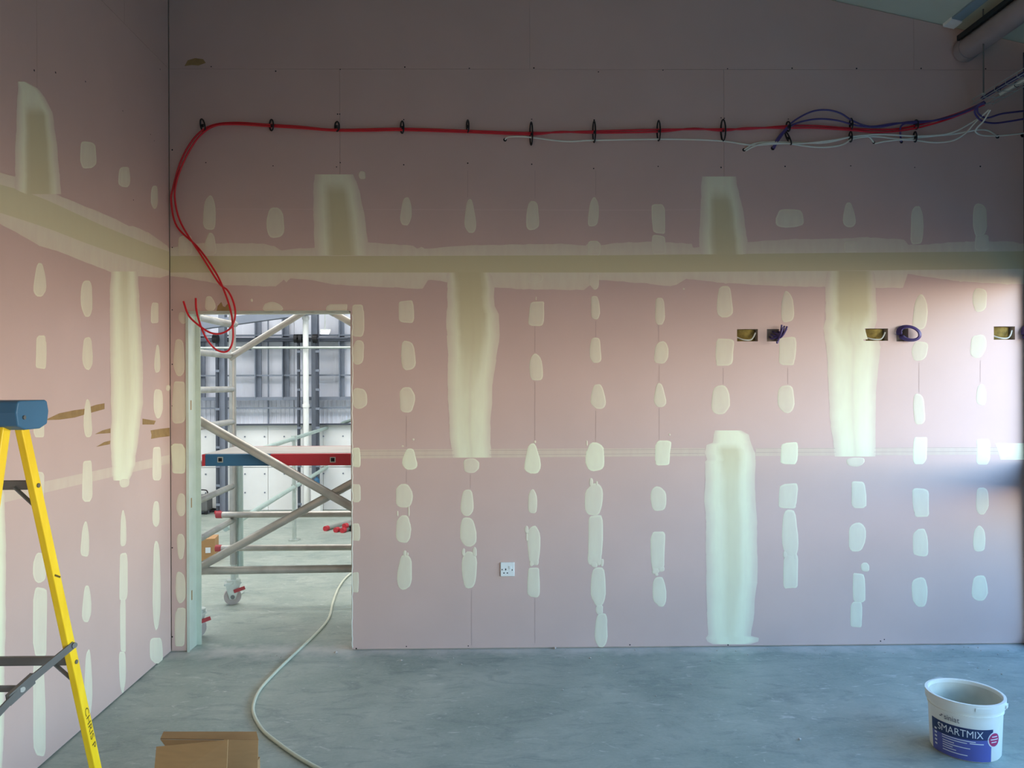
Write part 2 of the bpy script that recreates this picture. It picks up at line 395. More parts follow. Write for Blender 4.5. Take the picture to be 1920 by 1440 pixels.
# ------------------------------------------------------------------ filler on the walls
def outline(x0, y0, x1, y1, k):
    cx, cy, hw, hh = (x0 + x1) / 2, (y0 + y1) / 2, (x1 - x0) / 2, (y1 - y0) / 2
    p = {'o': .8, 'r': .42, 't': .72, 'd': .62, 'D': .62, 'h': .6, 'T': .72}[k]
    n = 22; ph = [random.uniform(0, 6.28) for _ in range(4)]; pts = []
    sk = random.uniform(-.10, .10)
    for i in range(n):
        a = 2 * math.pi * i / n; c, s = math.cos(a), math.sin(a)
        X = math.copysign(abs(c) ** p, c); Y = math.copysign(abs(s) ** p, s)
        q = 1 + .05 * math.sin(2 * a + ph[0]) + .045 * math.sin(3 * a + ph[1]) + .035 * math.sin(5 * a + ph[2]) + random.uniform(-.02, .02)
        X *= q; Y *= 1 + (q - 1) * .6
        if k == 't': X *= .45 + .55 * ((1 + max(-1, min(1, Y))) / 2) ** .6
        if k == 'T': X *= .45 + .55 * ((1 - max(-1, min(1, Y))) / 2) ** .6
        if k == 'd' and X < 0: X = X * .9 - .1 * (1 if abs(Y) < .9 else .3)
        if k == 'd' and X > 0: X *= .55 + .45 * ((1.1 + max(-1, min(1, Y))) / 2.1) ** .6
        if k == 'D': X = min(X, .97)
        X += sk * Y
        pts.append((cx + hw * max(-1.04, min(1.04, X)), cy + hh * max(-1.04, min(1.04, Y))))
    return pts
def patch(fr, pts, parent, amt=.55, core=0.0, h=.0013, name='filler_patch', material=None, base=.0003):
    n = len(pts); cx = sum(p[0] for p in pts) / n; cy = sum(p[1] for p in pts) / n
    x0, x1 = min(p[0] for p in pts), max(p[0] for p in pts); y0, y1 = min(p[1] for p in pts), max(p[1] for p in pts)
    ax = max(0, (y1 - y0) - (x1 - x0)) * .32 if y1 - y0 > x1 - x0 else 0
    axx = max(0, (x1 - x0) - (y1 - y0)) * .32
    vs, at = [], []; rings = ((1, base, amt + .02), (.93, base + h * .55, amt + .16), (.80, base + h * .9, amt + .0), (.4, base + h, amt + .04))
    for sc, d, a in rings:
        for (x, y) in pts:
            mx_, my_ = cx + max(-axx, min(axx, x - cx)), cy + max(-ax, min(ax, y - cy))
            u, v = fr.px(mx_ + (x - mx_) * sc, my_ + (y - my_) * sc); vs.append(fr.p(u, v, d)); at.append((a, core))
    fs = [(r * n + i, r * n + (i + 1) % n, (r + 1) * n + (i + 1) % n, (r + 1) * n + i) for r in range(len(rings) - 1) for i in range(n)]
    k = (len(rings) - 1) * n; fs.append(tuple(range(k, k + n)))
    mb = MB(); mb.add(vs, fs, at); return mb.build(name, material or M_fill, parent, smooth=True)

def interp(rows, y):
    for a, b in zip(rows, rows[1:]):
        if a[0] <= y <= b[0]:
            t = (y - a[0]) / max(1e-6, b[0] - a[0]); return [a[i] + (b[i] - a[i]) * t for i in range(1, len(a))]
    return list(rows[-1][1:]) if y > rows[-1][0] else list(rows[0][1:])
US = [0, .05, .12, .2, .28, .36, .44, .5, .56, .64, .72, .806, .88, .95, 1]
def strip(fr, rows, parent, core, ea=.42, ca=.92, h=.0022, seam=False):
    """vertical joint filler: rows = (y, x left, x right); core = (y, strength, u centre, u half width)"""
    y0, y1 = rows[0][0], rows[-1][0]; n = max(6, int((y1 - y0) / 9)); vs, at = [], []
    ys = sorted({y0 + (y1 - y0) * i / n for i in range(n + 1)} | {r[0] for r in rows} | {q for q in (615.8, 639.2) if fr is BACK and y0 < q < y1})
    jl = jr = 0
    for iy, y in enumerate(ys):
        xl, xr = interp(rows, y); st, c, hw = interp(core, y)
        jl = jl * .6 + random.uniform(-.7, .7); jr = jr * .6 + random.uniform(-.7, .7)
        v_end = min(1, (y - y0) / 14, (y1 - y) / 14)
        for u in US:
            e = min(u, 1 - u); f = min(1, max(0, e - .02) / .16); a = ea + (ca - ea) * f
            g = max(0, min(1, (hw - abs(u - c)) / .10 + .5)) * st
            if seam and abs(u - .5) < .01 : a -= .18
            xx = xl + jl * (1 - u) * 1.2 + (xr + jr - xl) * u
            U, Vv = fr.px(xx, y); vs.append(fr.p(U, Vv, .0005 + h * min(1, e / .3) * (.3 + .7 * max(0, v_end)))); at.append((a, g))
    k = len(US); fs = [(r * k + i, r * k + i + 1, (r + 1) * k + i + 1, (r + 1) * k + i) for r in range(len(ys) - 1) for i in range(k - 1)]
    def inhole(f):
        c = sum((vs[q] for q in f), Vector()) / 4
        return fr is BACK and any(h[0] - .003 < c.x < h[2] + .003 and h[1] - .003 < c.z < h[3] + .003 for h in HOLES)
    fs = [f for f in fs if not inhole(f)]
    mb = MB(); mb.add(vs, fs, at); return mb.build('joint_filler', M_fill, parent, smooth=True)
def hband(fr, top, bot, parent, at0, at1, d0, d1, name, step=11, jit=(0, 0), dm=None):
    """horizontal joint filler between two polylines of (x, y)"""
    x0, x1 = top[0][0], top[-1][0]; xs = sorted({x0 + (x1 - x0) * i / int((x1 - x0) / step) for i in range(int((x1 - x0) / step) + 1)} | {p[0] for p in top} | {p[0] for p in bot if x0 < p[0] < x1})
    vs, at = [], []; T = [.0, .12, .5, .88, 1.0]
    for x in xs:
        ya = interp(top, x)[0] + random.uniform(-1, 1) * jit[0]; yb = interp(bot, x)[0] + random.uniform(-1, 1) * jit[1]
        for t in T:
            U, Vv = fr.px(x, ya + (yb - ya) * t); dd = d0 + (d1 - d0) * t
            if dm and 0 < t < 1: dd = dm
            vs.append(fr.p(U, Vv, dd)); at.append(tuple(at0[i] + (at1[i] - at0[i]) * t for i in (0, 1)))
    k = len(T); fs = [(r * k + i, r * k + i + 1, (r + 1) * k + i + 1, (r + 1) * k + i) for r in range(len(xs) - 1) for i in range(k - 1)]
    mb = MB(); mb.add(vs, fs, at); return mb.build(name, M_fill, parent, smooth=True)

# back wall: the taped joint at 2.4 m
tape_t = [(319, 480), (740, 480), (1160, 478.5), (1540, 474.5), (1930, 471)]
tape_b = [(319, 511), (740, 511), (1160, 511), (1540, 508), (1930, 504)]
up_e = [(319, 465), (345, 460), (380, 456), (440, 456), (495, 457), (515, 462), (527, 469), (590, 464), (640, 458), (692, 455), (740, 458), (775, 461), (782, 467), (790, 462), (796, 466), (890, 460), (1052, 457),
        (1098, 460), (1110, 452), (1120, 452), (1127, 459), (1165, 455), (1227, 453), (1297, 457), (1299, 464), (1313, 463), (1402, 454), (1493, 448), (1540, 448), (1627, 445), (1695, 449), (1703, 459), (1733, 459), (1778, 455), (1811, 453), (1900, 453), (1913, 457), (1930, 457)]
lo_e = [(319, 518), (345, 521), (420, 534), (495, 537), (517, 537), (532, 524), (537, 529), (545, 522), (580, 525), (632, 534), (740, 539), (792, 542), (802, 526), (808, 525), (840, 529), (924, 539), (977, 542), (1095, 544), (1107, 534), (1125, 525), (1220, 532),
        (1255, 537), (1271, 533), (1287, 523), (1360, 531), (1471, 537), (1540, 538), (1693, 540), (1702, 514), (1800, 528), (1889, 533), (1930, 532)]
hband(BACK, up_e, tape_t, wall_back, (.42, 0), (.50, 0), .0002, .0006, 'joint_filler', jit=(.8, 0))
hband(BACK, tape_b, lo_e, wall_back, (.58, 0), (.44, 0), .0006, .0002, 'joint_filler', jit=(0, .8))
hband(BACK, tape_t, tape_b, wall_back, (.9, .92), (.9, .92), .0006, .0006, 'joint_tape', dm=.0014)
# the untaped paper joint at 1.2 m
for a, b in ((661, 1322), (1417, 1930)):
    hband(BACK, [(a, 843 if a < 700 else 840), (b, 840 if a < 700 else 838)], [(a, 860 if a < 700 else 855), (b, 855 if a < 700 else 852)], wall_back, (.22, .08), (.26, .06), .0001, .0001, 'joint_tape', step=30, dm=.0005)
# vertical joints
strip(BACK, [(327, 591, 662), (340, 590, 668), (357, 588, 674), (397, 588, 682), (435, 589, 688), (479, 590, 692)], wall_back, [(327, 0, .5, .2), (338, .0, .5, .2), (362, .9, .5, .22), (479, .9, .5, .24)], ca=.85)
strip(BACK, [(331, 1317, 1380), (344, 1314, 1382), (369, 1314, 1387), (391, 1313, 1392), (427, 1312, 1397), (455, 1312, 1402), (477, 1313, 1403)], wall_back, [(331, 0, .5, .2), (355, 0, .5, .2), (378, .9, .5, .24), (477, .9, .52, .26)], ca=.85)
strip(BACK, [(511, 838, 921), (540, 839, 926), (573, 839, 927), (589, 837, 936), (629, 838, 937), (673, 840, 931), (718, 840, 923), (762, 841, 922), (796, 842, 920), (827, 844, 919), (839, 847, 920), (858, 849, 921)], wall_back,
      [(511, .95, .5, .34), (570, .9, .5, .30), (640, .7, .48, .24), (700, .35, .48, .2), (740, .2, .45, .12), (858, .15, .48, .1)], seam=True)
strip(BACK, [(508, 1550, 1640), (531, 1548, 1642), (569, 1548, 1643), (600, 1548, 1644), (617, 1544, 1640), (651, 1549, 1651), (681, 1551, 1647), (741, 1554, 1642), (802, 1558, 1641), (832, 1563, 1641), (856, 1566, 1641)], wall_back,
      [(508, .9, .55, .34), (580, .85, .55, .32), (620, .4, .5, .26), (660, .15, .5, .12), (856, .15, .5, .1)], seam=True)
strip(BACK, [(807, 1341, 1390), (815, 1339, 1404), (830, 1337, 1408), (834, 1325, 1409), (850, 1322, 1416), (862, 1326, 1416), (866, 1322, 1416), (900, 1322, 1416), (940, 1321, 1417), (980, 1324, 1419), (1040, 1324, 1420), (1092, 1324, 1419), (1149, 1326, 1414), (1192, 1327, 1408), (1196, 1323, 1422), (1203, 1327, 1421), (1208, 1336, 1407)], wall_back,
      [(807, 0, .5, .2), (832, .0, .5, .2), (842, .65, .5, .22), (900, .5, .52, .16), (1100, .4, .52, .15), (1180, .3, .5, .12), (1208, .1, .5, .1)], ca=.96)

SPOT = """378 367 408 430 t;499 390 534 446 o;672 321 686 336 o;749 369 774 422 t;334 442 361 479 r;381 437 408 479 t;869 374 894 436 t;987 377 1012 432 d;1101 370 1125 424 t;1222 382 1247 438 r;1222 441 1248 478 r;1455 392 1506 427 h;
1579 379 1605 427 t;1707 387 1733 459 d;1823 382 1851 444 o;1827 440 1855 470 r;1102 452 1126 480 r;1102 512 1126 543 T;986 512 1019 531 o;1583 452 1608 474 r;
748 563 776 606 r;991 566 1021 611 r;1108 554 1125 599 d;1228 558 1248 608 d;1344 537 1376 595 d;1462 546 1491 604 t;1709 552 1742 618 t;1823 540 1851 584 o;
752 639 780 694 d;990 662 1020 714 t;1106 633 1129 680 d;1227 640 1253 683 o;1341 635 1376 685 r;1460 632 1493 684 r;1709 640 1740 676 o;1819 627 1849 671 o;
748 726 778 773 o;1106 719 1137 767 t;1224 719 1250 763 t;1334 722 1368 778 o;1458 722 1490 774 o;1712 739 1736 795 d;1829 719 1851 760 t;
741 908 774 952 o;864 918 888 968 o;988 917 1009 962 t;1097 906 1130 968 o;1220 912 1249 959 o;1460 907 1496 953 r;1596 903 1624 953 r;1711 915 1742 969 r;1829 914 1854 964 o;
742 967 771 1018 o;863 970 893 1026 o;989 985 1013 1059 o;1102 966 1130 1058 r;1220 996 1247 1068 r;1466 956 1497 1048 o;1591 979 1623 1035 o;1711 992 1743 1043 d;1822 985 1850 1034 t;
745 1041 773 1106 o;866 1033 894 1103 o;989 1064 1012 1120 r;1108 1062 1136 1137 o;1224 1081 1249 1138 o;1469 1036 1496 1105 r;1599 1074 1622 1131 r;1614 1055 1630 1072 o;1594 1129 1617 1176 r;1709 1083 1740 1137 o;1822 1079 1852 1127 o;1115 1150 1140 1213 o;
490 566 532 584 t;612 570 651 585 r;382 555 405 583 t;660 638 683 684 o;660 727 688 767 o;661 907 676 942 r;661 982 675 1014 r;660 1073 673 1110 r;659 572 683 631 r;
335 585 349 607 o;325 637 347 705 o;323 715 348 795 r;331 925 348 968 o;330 1002 348 1049 T;329 1072 348 1131 o;328 1139 348 1212 r;869 859 898 887 o;1584 858 1624 875 T"""
for q in SPOT.replace('\n', '').split(';'):
    a = q.split(); patch(BACK, outline(*map(float, a[:4]), a[4]), wall_back, amt=.50 if float(a[1]) < 900 else .56)
for q in "752 841 785 880 t;981 832 1016 888 t;1098 830 1134 884 o;1228 826 1258 872 r;1464 829 1496 871 r;1712 818 1738 870 r;1830 823 1857 870 r;661 840 676 876 r;321 832 348 888 r".split(';'):
    a = q.split(); patch(BACK, outline(*map(float, a[:4]), a[4]), wall_back, amt=.82)
for q in "1104 1040 1114 1050;1118 1036 1128 1060;1108 1052 1120 1064;1126 1048 1132 1062;1222 1066 1236 1076;1234 1062 1246 1072;1228 1074 1234 1080;984 986 991 1000;986 1000 990 1014;993 1050 1000 1062;1001 1048 1010 1060;756 1032 762 1044;762 1036 766 1042;1468 1034 1476 1046;1488 1038 1494 1050;866 1028 872 1042;886 1026 894 1044;1117 1134 1131 1152;1105 896 1112 912;1117 902 1121 910;744 958 747 968;765 948 768 968;753 835 757 838;773 822 777 826;1001 826 1005 831;1099 826 1102 836;1254 813 1257 817;1280 540 1284 543;1004 556 1006 563;470 560 474 566".split(';'):
    a = q.split(); patch(BACK, outline(*map(float, a[:4]), 'o'), wall_back, amt=.55, name='filler_dab')
patch(BACK, [(1866, 831), (1890, 831), (1925, 831), (1930, 846), (1930, 862), (1900, 862), (1876, 862), (1871, 846)], wall_back, amt=.9, name='joint_tape')
patch(BACK, [(406, 583), (408, 574), (415, 566), (418, 574), (424, 577), (430, 567), (431, 583)], wall_back, name='torn_paper', material=M_tear)
patch(BACK, [(346, 124), (352, 113), (366, 109), (381, 111), (386, 118), (372, 123), (360, 122)], wall_back, name='torn_paper', material=M_tear)
# thin bead of filler down the cut edge right of the doorway
hv = [P(BACK, 660.5 + random.uniform(-.8, .8), y, .001) for y in range(590, 1216, 8)]
MB().tube(hv, .003, 6).build('edge_bead', M_whitecab, wall_back)

# left wall
lt = [(-260, 268), (0, 346), (44, 358), (94, 378), (194, 424), (278, 458), (317, 472)]
lb = [(-260, 320), (0, 399), (56, 417), (97, 431), (153, 453), (211, 474), (317, 508)]
lu = [(-260, 246), (0, 324), (30, 332), (111, 367), (167, 390), (211, 408), (242, 424), (250, 424), (280, 437), (314, 461), (317, 467)]
ld = [(-260, 330), (0, 420), (33, 437), (72, 460), (111, 472), (153, 489), (208, 510), (258, 518), (300, 521), (317, 516)]
hband(LEFT, lu, lt, wall_left, (.46, 0), (.55, 0), .0002, .0006, 'joint_filler', jit=(.5, 0))
hband(LEFT, lb, ld, wall_left, (.55, 0), (.48, 0), .0006, .0002, 'joint_filler', jit=(0, .5))
hband(LEFT, lt, lb, wall_left, (.92, .75), (.92, .75), .0006, .0006, 'joint_tape', dm=.0014)
hband(LEFT, [(-120, 946), (83, 903), (318, 853)], [(-120, 973), (83, 924), (318, 869)], wall_left, (.24, .06), (.24, .06), .0001, .0001, 'joint_tape', dm=.0005)
strip(LEFT, [(153, 33, 46), (165, 33, 69), (183, 32, 84), (211, 31, 99), (267, 29, 106), (322, 28, 111), (364, 28, 115)], wall_left, [(153, 0, .5, .2), (195, 0, .5, .2), (215, .9, .52, .26), (364, .85, .52, .28)], ca=.9)
strip(LEFT, [(509, 208, 258), (561, 206, 261), (589, 205, 263), (644, 206, 265), (700, 207, 268), (756, 208, 268), (797, 208, 263), (814, 208, 260), (850, 208, 255), (872, 210, 253), (892, 210, 246), (901, 212, 242)], wall_left,
      [(509, .55, .5, .16), (600, .35, .48, .12), (760, .25, .5, .12), (860, .1, .5, .1), (901, 0, .5, .1)], ca=.97)
strip(LEFT, [(905, -30, 3), (930, -36, 8), (955, -36, 10), (1100, -36, 11), (1300, -40, 8), (1440, -44, 4)], wall_left, [(905, 0, .5, .1), (1440, 0, .5, .1)], ca=.97)
LSP = """149 266 181 315 h;222 313 244 351 h;283 347 296 392 o;61 493 88 556 t;151 526 174 593 o;283 567 297 607 r;67 630 87 692 r;154 633 174 693 o;289 646 301 700 t;63 765 83 821 r;155 749 174 819 t;288 728 305 784 o;286 838 302 902 r;311 722 319 733 o;
154 864 173 941 r;66 885 83 958 r;150 979 169 1044 t;224 958 238 1024 t;286 939 299 989 o;62 1036 86 1094 o;224 1036 239 1128 r;286 1016 301 1180 o;62 1100 88 1232 r;62 1240 85 1420 r;153 1096 172 1167 t;225 1122 236 1222 r;222 1220 237 1300 T;281 1195 305 1244 h;157 1215 174 1340 t;224 896 242 914 o"""
for q in LSP.replace('\n', '').split(';'):
    a = q.split(); patch(LEFT, outline(*map(float, a[:4]), a[4]), wall_left, amt=.55)
for pp in ([(83, 788), (111, 775), (140, 769), (156, 767), (180, 759), (196, 756), (196, 767), (167, 775), (140, 783), (111, 787)], [(178, 814), (192, 807), (207, 803), (207, 812), (192, 813)],
           [(267, 785), (280, 787), (292, 789), (289, 796), (267, 796)], [(282, 807), (300, 804), (318, 802), (318, 818), (300, 820), (283, 823), (284, 815)], [(180, 838), (195, 829), (207, 826), (206, 833)]):
    patch(LEFT, pp, wall_left, name='torn_paper', material=M_tear, h=.0006)

# pencil setting-out lines and a chalk line
def lines(fr, segs, parent, name, material, w_=.0016, d=.0007):
    mb = MB()
    for (xa_, ya_), (xb_, yb_) in segs:
        a, b = fr.px(xa_, ya_), fr.px(xb_, yb_); dx, dy = b[0] - a[0], b[1] - a[1]; L = math.hypot(dx, dy); nx_, ny_ = -dy / L * w_ / 2, dx / L * w_ / 2
        mb.add([fr.p(a[0] + nx_, a[1] + ny_, d), fr.p(b[0] + nx_, b[1] + ny_, d), fr.p(b[0] - nx_, b[1] - ny_, d), fr.p(a[0] - nx_, a[1] - ny_, d)], [(0, 1, 2, 3)])
    return mb.build(name, material, parent, kind='stuff')
M_pencil = mat('pencil_grey', (166, 138, 132), .7); M_chalk = mat('pale_chalk', (222, 196, 188), .8)
lines(BACK, [((x, a), (x, b)) for x, a, b in ((762, 780, 838), (884, 1106, 1210), (1003, 612, 660), (1003, 716, 826), (1003, 1122, 1206), (1117, 602, 632), (1117, 770, 828), (1235, 610, 640), (1236, 685, 716), (1236, 765, 824), (1356, 690, 720), (1477, 690, 720), (1838, 676, 716), (1723, 680, 736), (762, 882, 905), (882, 890, 915), (1003, 320, 372), (1117, 320, 366), (877, 320, 370))], wall_back, 'pencil_lines', M_pencil)
lines(BACK, [((665, 854.5), (1322, 850)), ((665, 846), (1322, 842.5)), ((1418, 848.5), (1920, 846)), ((1418, 841), (1920, 839))], wall_back, 'joint_lines', M_pencil, .0013)
lines(BACK, [((400, 392), (1180, 394)), ((1181, 394), (1320, 393))], wall_back, 'chalk_line', M_chalk, .0022)
# screw heads
def dots(fr, pts, parent, name, material, r=.0045):
    mb = MB()
    for x, y in pts:
        u, v = fr.px(x, y); rr = r * random.uniform(.8, 1.2)
        mb.add([fr.p(u + rr * math.cos(k * 1.0472), v + rr * math.sin(k * 1.0472), .0006) for k in range(6)], [(0, 1, 2, 3, 4, 5)])
    return mb.build(name, material, parent, kind='stuff')
top_s = [(386, 305), (512, 311), (631, 313), (638, 305), (757, 309), (877, 306), (997, 308), (1113, 316), (1234, 312), (1352, 314), (1472, 312), (1595, 311), (1715, 314), (1838, 312)]
top_s += [(x, 131 + random.uniform(-6, 6)) for x in range(396, 1880, 121)] + [(x, 222 + random.uniform(-4, 4)) for x in (380, 757, 997, 1114, 1478)] + [(633, 214), (637, 214), (1352, 221), (1358, 222)]
bot_s = [(668, 1216), (762, 1212), (878, 1211), (1181, 1209), (1365, 1209), (1651, 1202), (1658, 1199)] + [(323, y) for y in (281, 464, 581, 683, 761, 835, 1027, 1194)]
dots(BACK, top_s + bot_s, wall_back, 'screw_heads', M_screw)
dots(LEFT, [(64, 132), (160, 153), (230, 208), (104, 136), (289, 264), (282, 252), (250, 375), (300, 130)], wall_left, 'screw_heads', M_screw)
dots(BACK, [(758, 660), (1112, 572), (1236, 577), (1115, 657), (1235, 653), (761, 931), (882, 938), (1002, 938), (761, 999), (1119, 1003), (1237, 929), (884, 1087), (1603, 925), (1605, 999), (1482, 995), (1373, 661), (1475, 660), (1478, 744)], wall_back, 'filled_screw_heads', M_white, .004)
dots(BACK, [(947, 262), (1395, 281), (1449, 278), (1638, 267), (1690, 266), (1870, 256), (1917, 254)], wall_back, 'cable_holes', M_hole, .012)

# ------------------------------------------------------------------ doorway lining
yb = WT
jm = MB()
wj = .062                                       # galvanised stud standing in the left reveal
a0 = P(BACK, 350, 900).x
jm.box((a0 + .004, .06, dt / 2), (.008, .135, dt))
jm.box((a0 + .010, -.004, dt / 2), (.012, .004, dt)); jm.box((a0 + .02, .13, dt / 2), (.035, .004, dt))
tr = structure(jm.build('trim_1', M_stud))
hm = MB(); hm.box(((dl + dr) / 2, .06, dt - .004), (dr - dl - .02, .13, .008)); hm.box(((dl + dr) / 2, -.003, dt - .006), (dr - dl - .02, .004, .02))
structure(hm.build('trim_2', M_stud))
MB().box((dr - .0015, .06, dt / 2), (.003, .118, dt - .02)).build('trim_3', M_core)['kind'] = 'structure'
for v in (760, 945, 1120):
    u, z = BACK.px(362, v); MB().box((a0 + .0085, .05, z), (.002, .012, .06)).build('stud_slot', M_tear, tr)

# ------------------------------------------------------------------ hall beyond the doorway
YF = 5.32
hx0, hx1, hz = -5.6, 6.2, 4.6
def HZ(px, py): return aty(px, py, YF)
wf = structure(MB().box(((hx0 + hx1) / 2, YF + .16, hz / 2), (hx1 - hx0, .1, hz)).build('wall_hall_far', M_clad))
structure(MB().box((hx0 - .05, (YF + .12) / 2 + .05, hz / 2), (.1, YF, hz)).build('wall_hall_left', M_clad))
structure(MB().box((hx1 + .05, (YF + .12) / 2 + .05, hz / 2), (.1, YF, hz)).build('wall_hall_right', M_clad))
structure(MB().box(((hx0 + hx1) / 2, YF / 2 + .2, hz + .05), (hx1 - hx0 + .2, YF + .3, .1)).build('ceiling_hall', M_clad))
bk = MB(); bk.box((-2.9, .06, hz / 2), (5.4, .12, hz)); structure(bk.build('wall_hall_near', M_clad))
def hx(px): return HZ(px, 717).x
def hzz(py): return HZ(500, py).z
# profiled sheets above the white lining
zs_ = [hzz(796), hzz(745), 4.6]
def cladding(x0, x1, z0, z1, pitch=.055, dp=.012):
    n = max(2, int((x1 - x0) / pitch)); prof = []
    for i in range(n):
        a = x0 + (x1 - x0) * i / n; w_ = (x1 - x0) / n
        prof += [(a, 0), (a + w_ * .55, 0), (a + w_ * .65, dp), (a + w_ * .9, dp)]
    prof.append((x1, 0))
    vs = [(x, YF + .10 - d, z0) for x, d in prof] + [(x, YF + .10 - d, z1) for x, d in prof]; k = len(prof)
    return MB().add(vs, [(i, i + 1, k + i + 1, k + i) for i in range(k - 1)])
for k in range(12):
    a = hx0 + k * (hx1 - hx0) / 12; b = a + (hx1 - hx0) / 12 - .006
    cladding(a, b, zs_[0], zs_[1]).build('cladding_sheet', M_clad, wf)
    cladding(a, b, zs_[1], 4.55, .30, .008).build('cladding_sheet', M_clad, wf)
# white lining boards below, with rows of fixings
fx_ = [hx(457), hx(500), hx(564), hx(604), hx(660)]
zl = hzz(796)
edges = [hx0, hx(372), hx(419), hx(568)]; 
edges = sorted([hx(420), hx(500) , hx(568), hx(604), hx(662)] + [hx(420) - .9 * k for k in range(1, 4)] + [hx(662) + 1.0 * k for k in range(1, 8)])
for a, b in zip(edges, edges[1:]):
    if b > hx1 or a < hx0: continue
    for k in range(2):
        z0 = k * zl / 2 + .004; z1 = (k + 1) * zl / 2 - .003
        pn = MB().box(((a + b) / 2, YF + .07, (z0 + z1) / 2), (b - a - .006, .06, z1 - z0)).build('lining_board', M_panel, wf)
fxm = MB()
for i in range(-8, 40):
    for j in range(4):
        c = (hx(457) + .257 * i, YF + .036, zl - .16 - .245 * j)
        if c[0] < hx1: fxm.tube([c, (c[0], c[1] - .006, c[2])], .011, 6)
fxm.build('board_fixings', M_hsteel, wf, kind='stuff')
def hv_bar(name, px0, px1, py0, py1, m_, dpt=.09, parent=wf, y=YF):
    a = aty(px0, py1, y); b = aty(px1, py0, y)
    return MB().box(((a.x + b.x) / 2, y + dpt / 2 - .04, (a.z + b.z) / 2), (abs(b.x - a.x), dpt, abs(b.z - a.z))).build(name, m_, parent)
for i, (p0, p1) in enumerate(((374, 383), (480, 489), (531, 541), (637, 645))):
    zt = 4.5; a = hx(p0); b = hx(p1)
    o_ = MB(); o_.box(((a + b) / 2, YF + .03, (hzz(748) + zt) / 2), (b - a, .03, zt - hzz(748))); o_.box((a + .006, YF - .01, (hzz(748) + zt) / 2), (.012, .1, zt - hzz(748)))
    o_.build('mullion', M_hsteel, wf)
for p in (501,):
    a = hx(p); MB().box((a, YF + .05, (zl + hzz(600)) / 2), (.012, .03, hzz(600) - zl)).build('mullion', M_hsteel, wf)
for py, th, m_, dp in ((704, .02, M_hsteel, .05), (747.5, .042, M_hsteel, .1), (765, .018, M_hsteel, .05), (796, .02, M_hdark, .06), (637, .05, M_hdark, .14), (629, .02, M_hsteel, .08)):
    z = hzz(py); MB().box(((hx0 + hx1) / 2, YF + .0, z), (hx1 - hx0, dp, th)).build('cladding_rail', m_, wf)
def column(px0, px1, m_, label, top=4.5):
    a, b = hx(px0), hx(px1); c = (a + b) / 2; w_ = b - a
    e_ = empty('steel_column', (c, YF - .12, 0), label, 'column', 'steel columns of the far hall wall')
    MB().box((c, YF - .17, top / 2), (w_, .012, top)).build('flange', m_, e_); MB().box((c, YF - .07, top / 2), (w_, .012, top)).build('flange', m_, e_)
    MB().box((c, YF - .12, top / 2), (.01, .09, top)).build('web', m_, e_); MB().box((c, YF - .12, .006), (w_ + .06, .18, .012)).build('base_plate', m_, e_)
    return e_
column(419, 430, M_hsteel, 'grey steel column seen behind the rungs of the tower')
column(590, 601, M_hsteel, 'grey steel column right of the white downpipe')
def track(px, label):
    a = hx(px); e_ = empty('door_track', (a, YF - .2, 0), label, 'track', 'dark tracks on the far hall wall')
    zt = hzz(636)
    MB().box((a, YF - .2, zt / 2), (.028, .05, zt)).build('rail', M_hdark, e_)
    for k in range(9): MB().box((a + .014, YF - .232, .12 + k * zt / 9.2), (.05, .012, .03)).build('bracket', M_hsteel, e_)
    MB().box((a, YF - .2, .02), (.06, .08, .04)).build('foot', M_red, e_)
track(567.5, 'dark vertical track just left of the white downpipe'); track(601.5, 'dark vertical track with brackets right of the downpipe'); track(418, 'dark vertical track with red foot behind the tower rungs')
track(578, 'slim dark track touching the white downpipe')
e_ = empty('door_shaft', (hx(572), YF - .25, hzz(638)), 'dark shaft with drum gear above the far hall tracks', 'shaft')
MB().tube([(hx(450), YF - .25, hzz(637)), (hx(660), YF - .25, hzz(637))], .014, 8).build('shaft', M_hdark, e_)
for p in (418, 566, 572, 600): MB().tube([(hx(p) - .03, YF - .25, hzz(637)), (hx(p) + .03, YF - .25, hzz(637))], .055, 14).build('drum', M_black, e_)
dpv = MB(); a = hx(584.5); dpv.tube([(a, YF - .3, .0), (a, YF - .3, 4.5)], .037, 14)
e_ = empty('downpipe', (a, YF - .3, 0), 'white vertical downpipe against the far hall wall', 'pipe'); dpv.build('pipe', M_white, e_, smooth=True)
for py in (600, 760, 900): MB().tube([(a, YF - .3, hzz(py) - .02), (a, YF - .3, hzz(py) + .02)], .046, 14).build('collar', M_white, e_, smooth=True)
# sloping roof beam across the head of the far wall
e_ = MB(); a = aty(372, 611, 4.9); b = aty(700, 566, 4.9); e_.bar(a, b, .12, .1, (0, 1, 0)); tag(e_.build('roof_beam', M_hsteel), 'pale sloping roof beam at the head of the far hall wall', 'beam')
e_ = MB(); z = aty(500, 652, 4.95).z; e_.tube([(hx0 + .05, 4.95, z), (hx1 - .05, 4.95, z)], .016, 10); e_ = tag(e_.build('sprinkler_pipe', M_galv, smooth=True), 'thin pale horizontal pipe crossing the hall before the far wall', 'pipe')
MB().box((0.2, 5.14, z), (.03, .34, .03)).build('pipe_bracket', M_hsteel, e_); MB().box((hx(470), 5.14, z), (.03, .34, .03)).build('pipe_bracket', M_hsteel, e_)
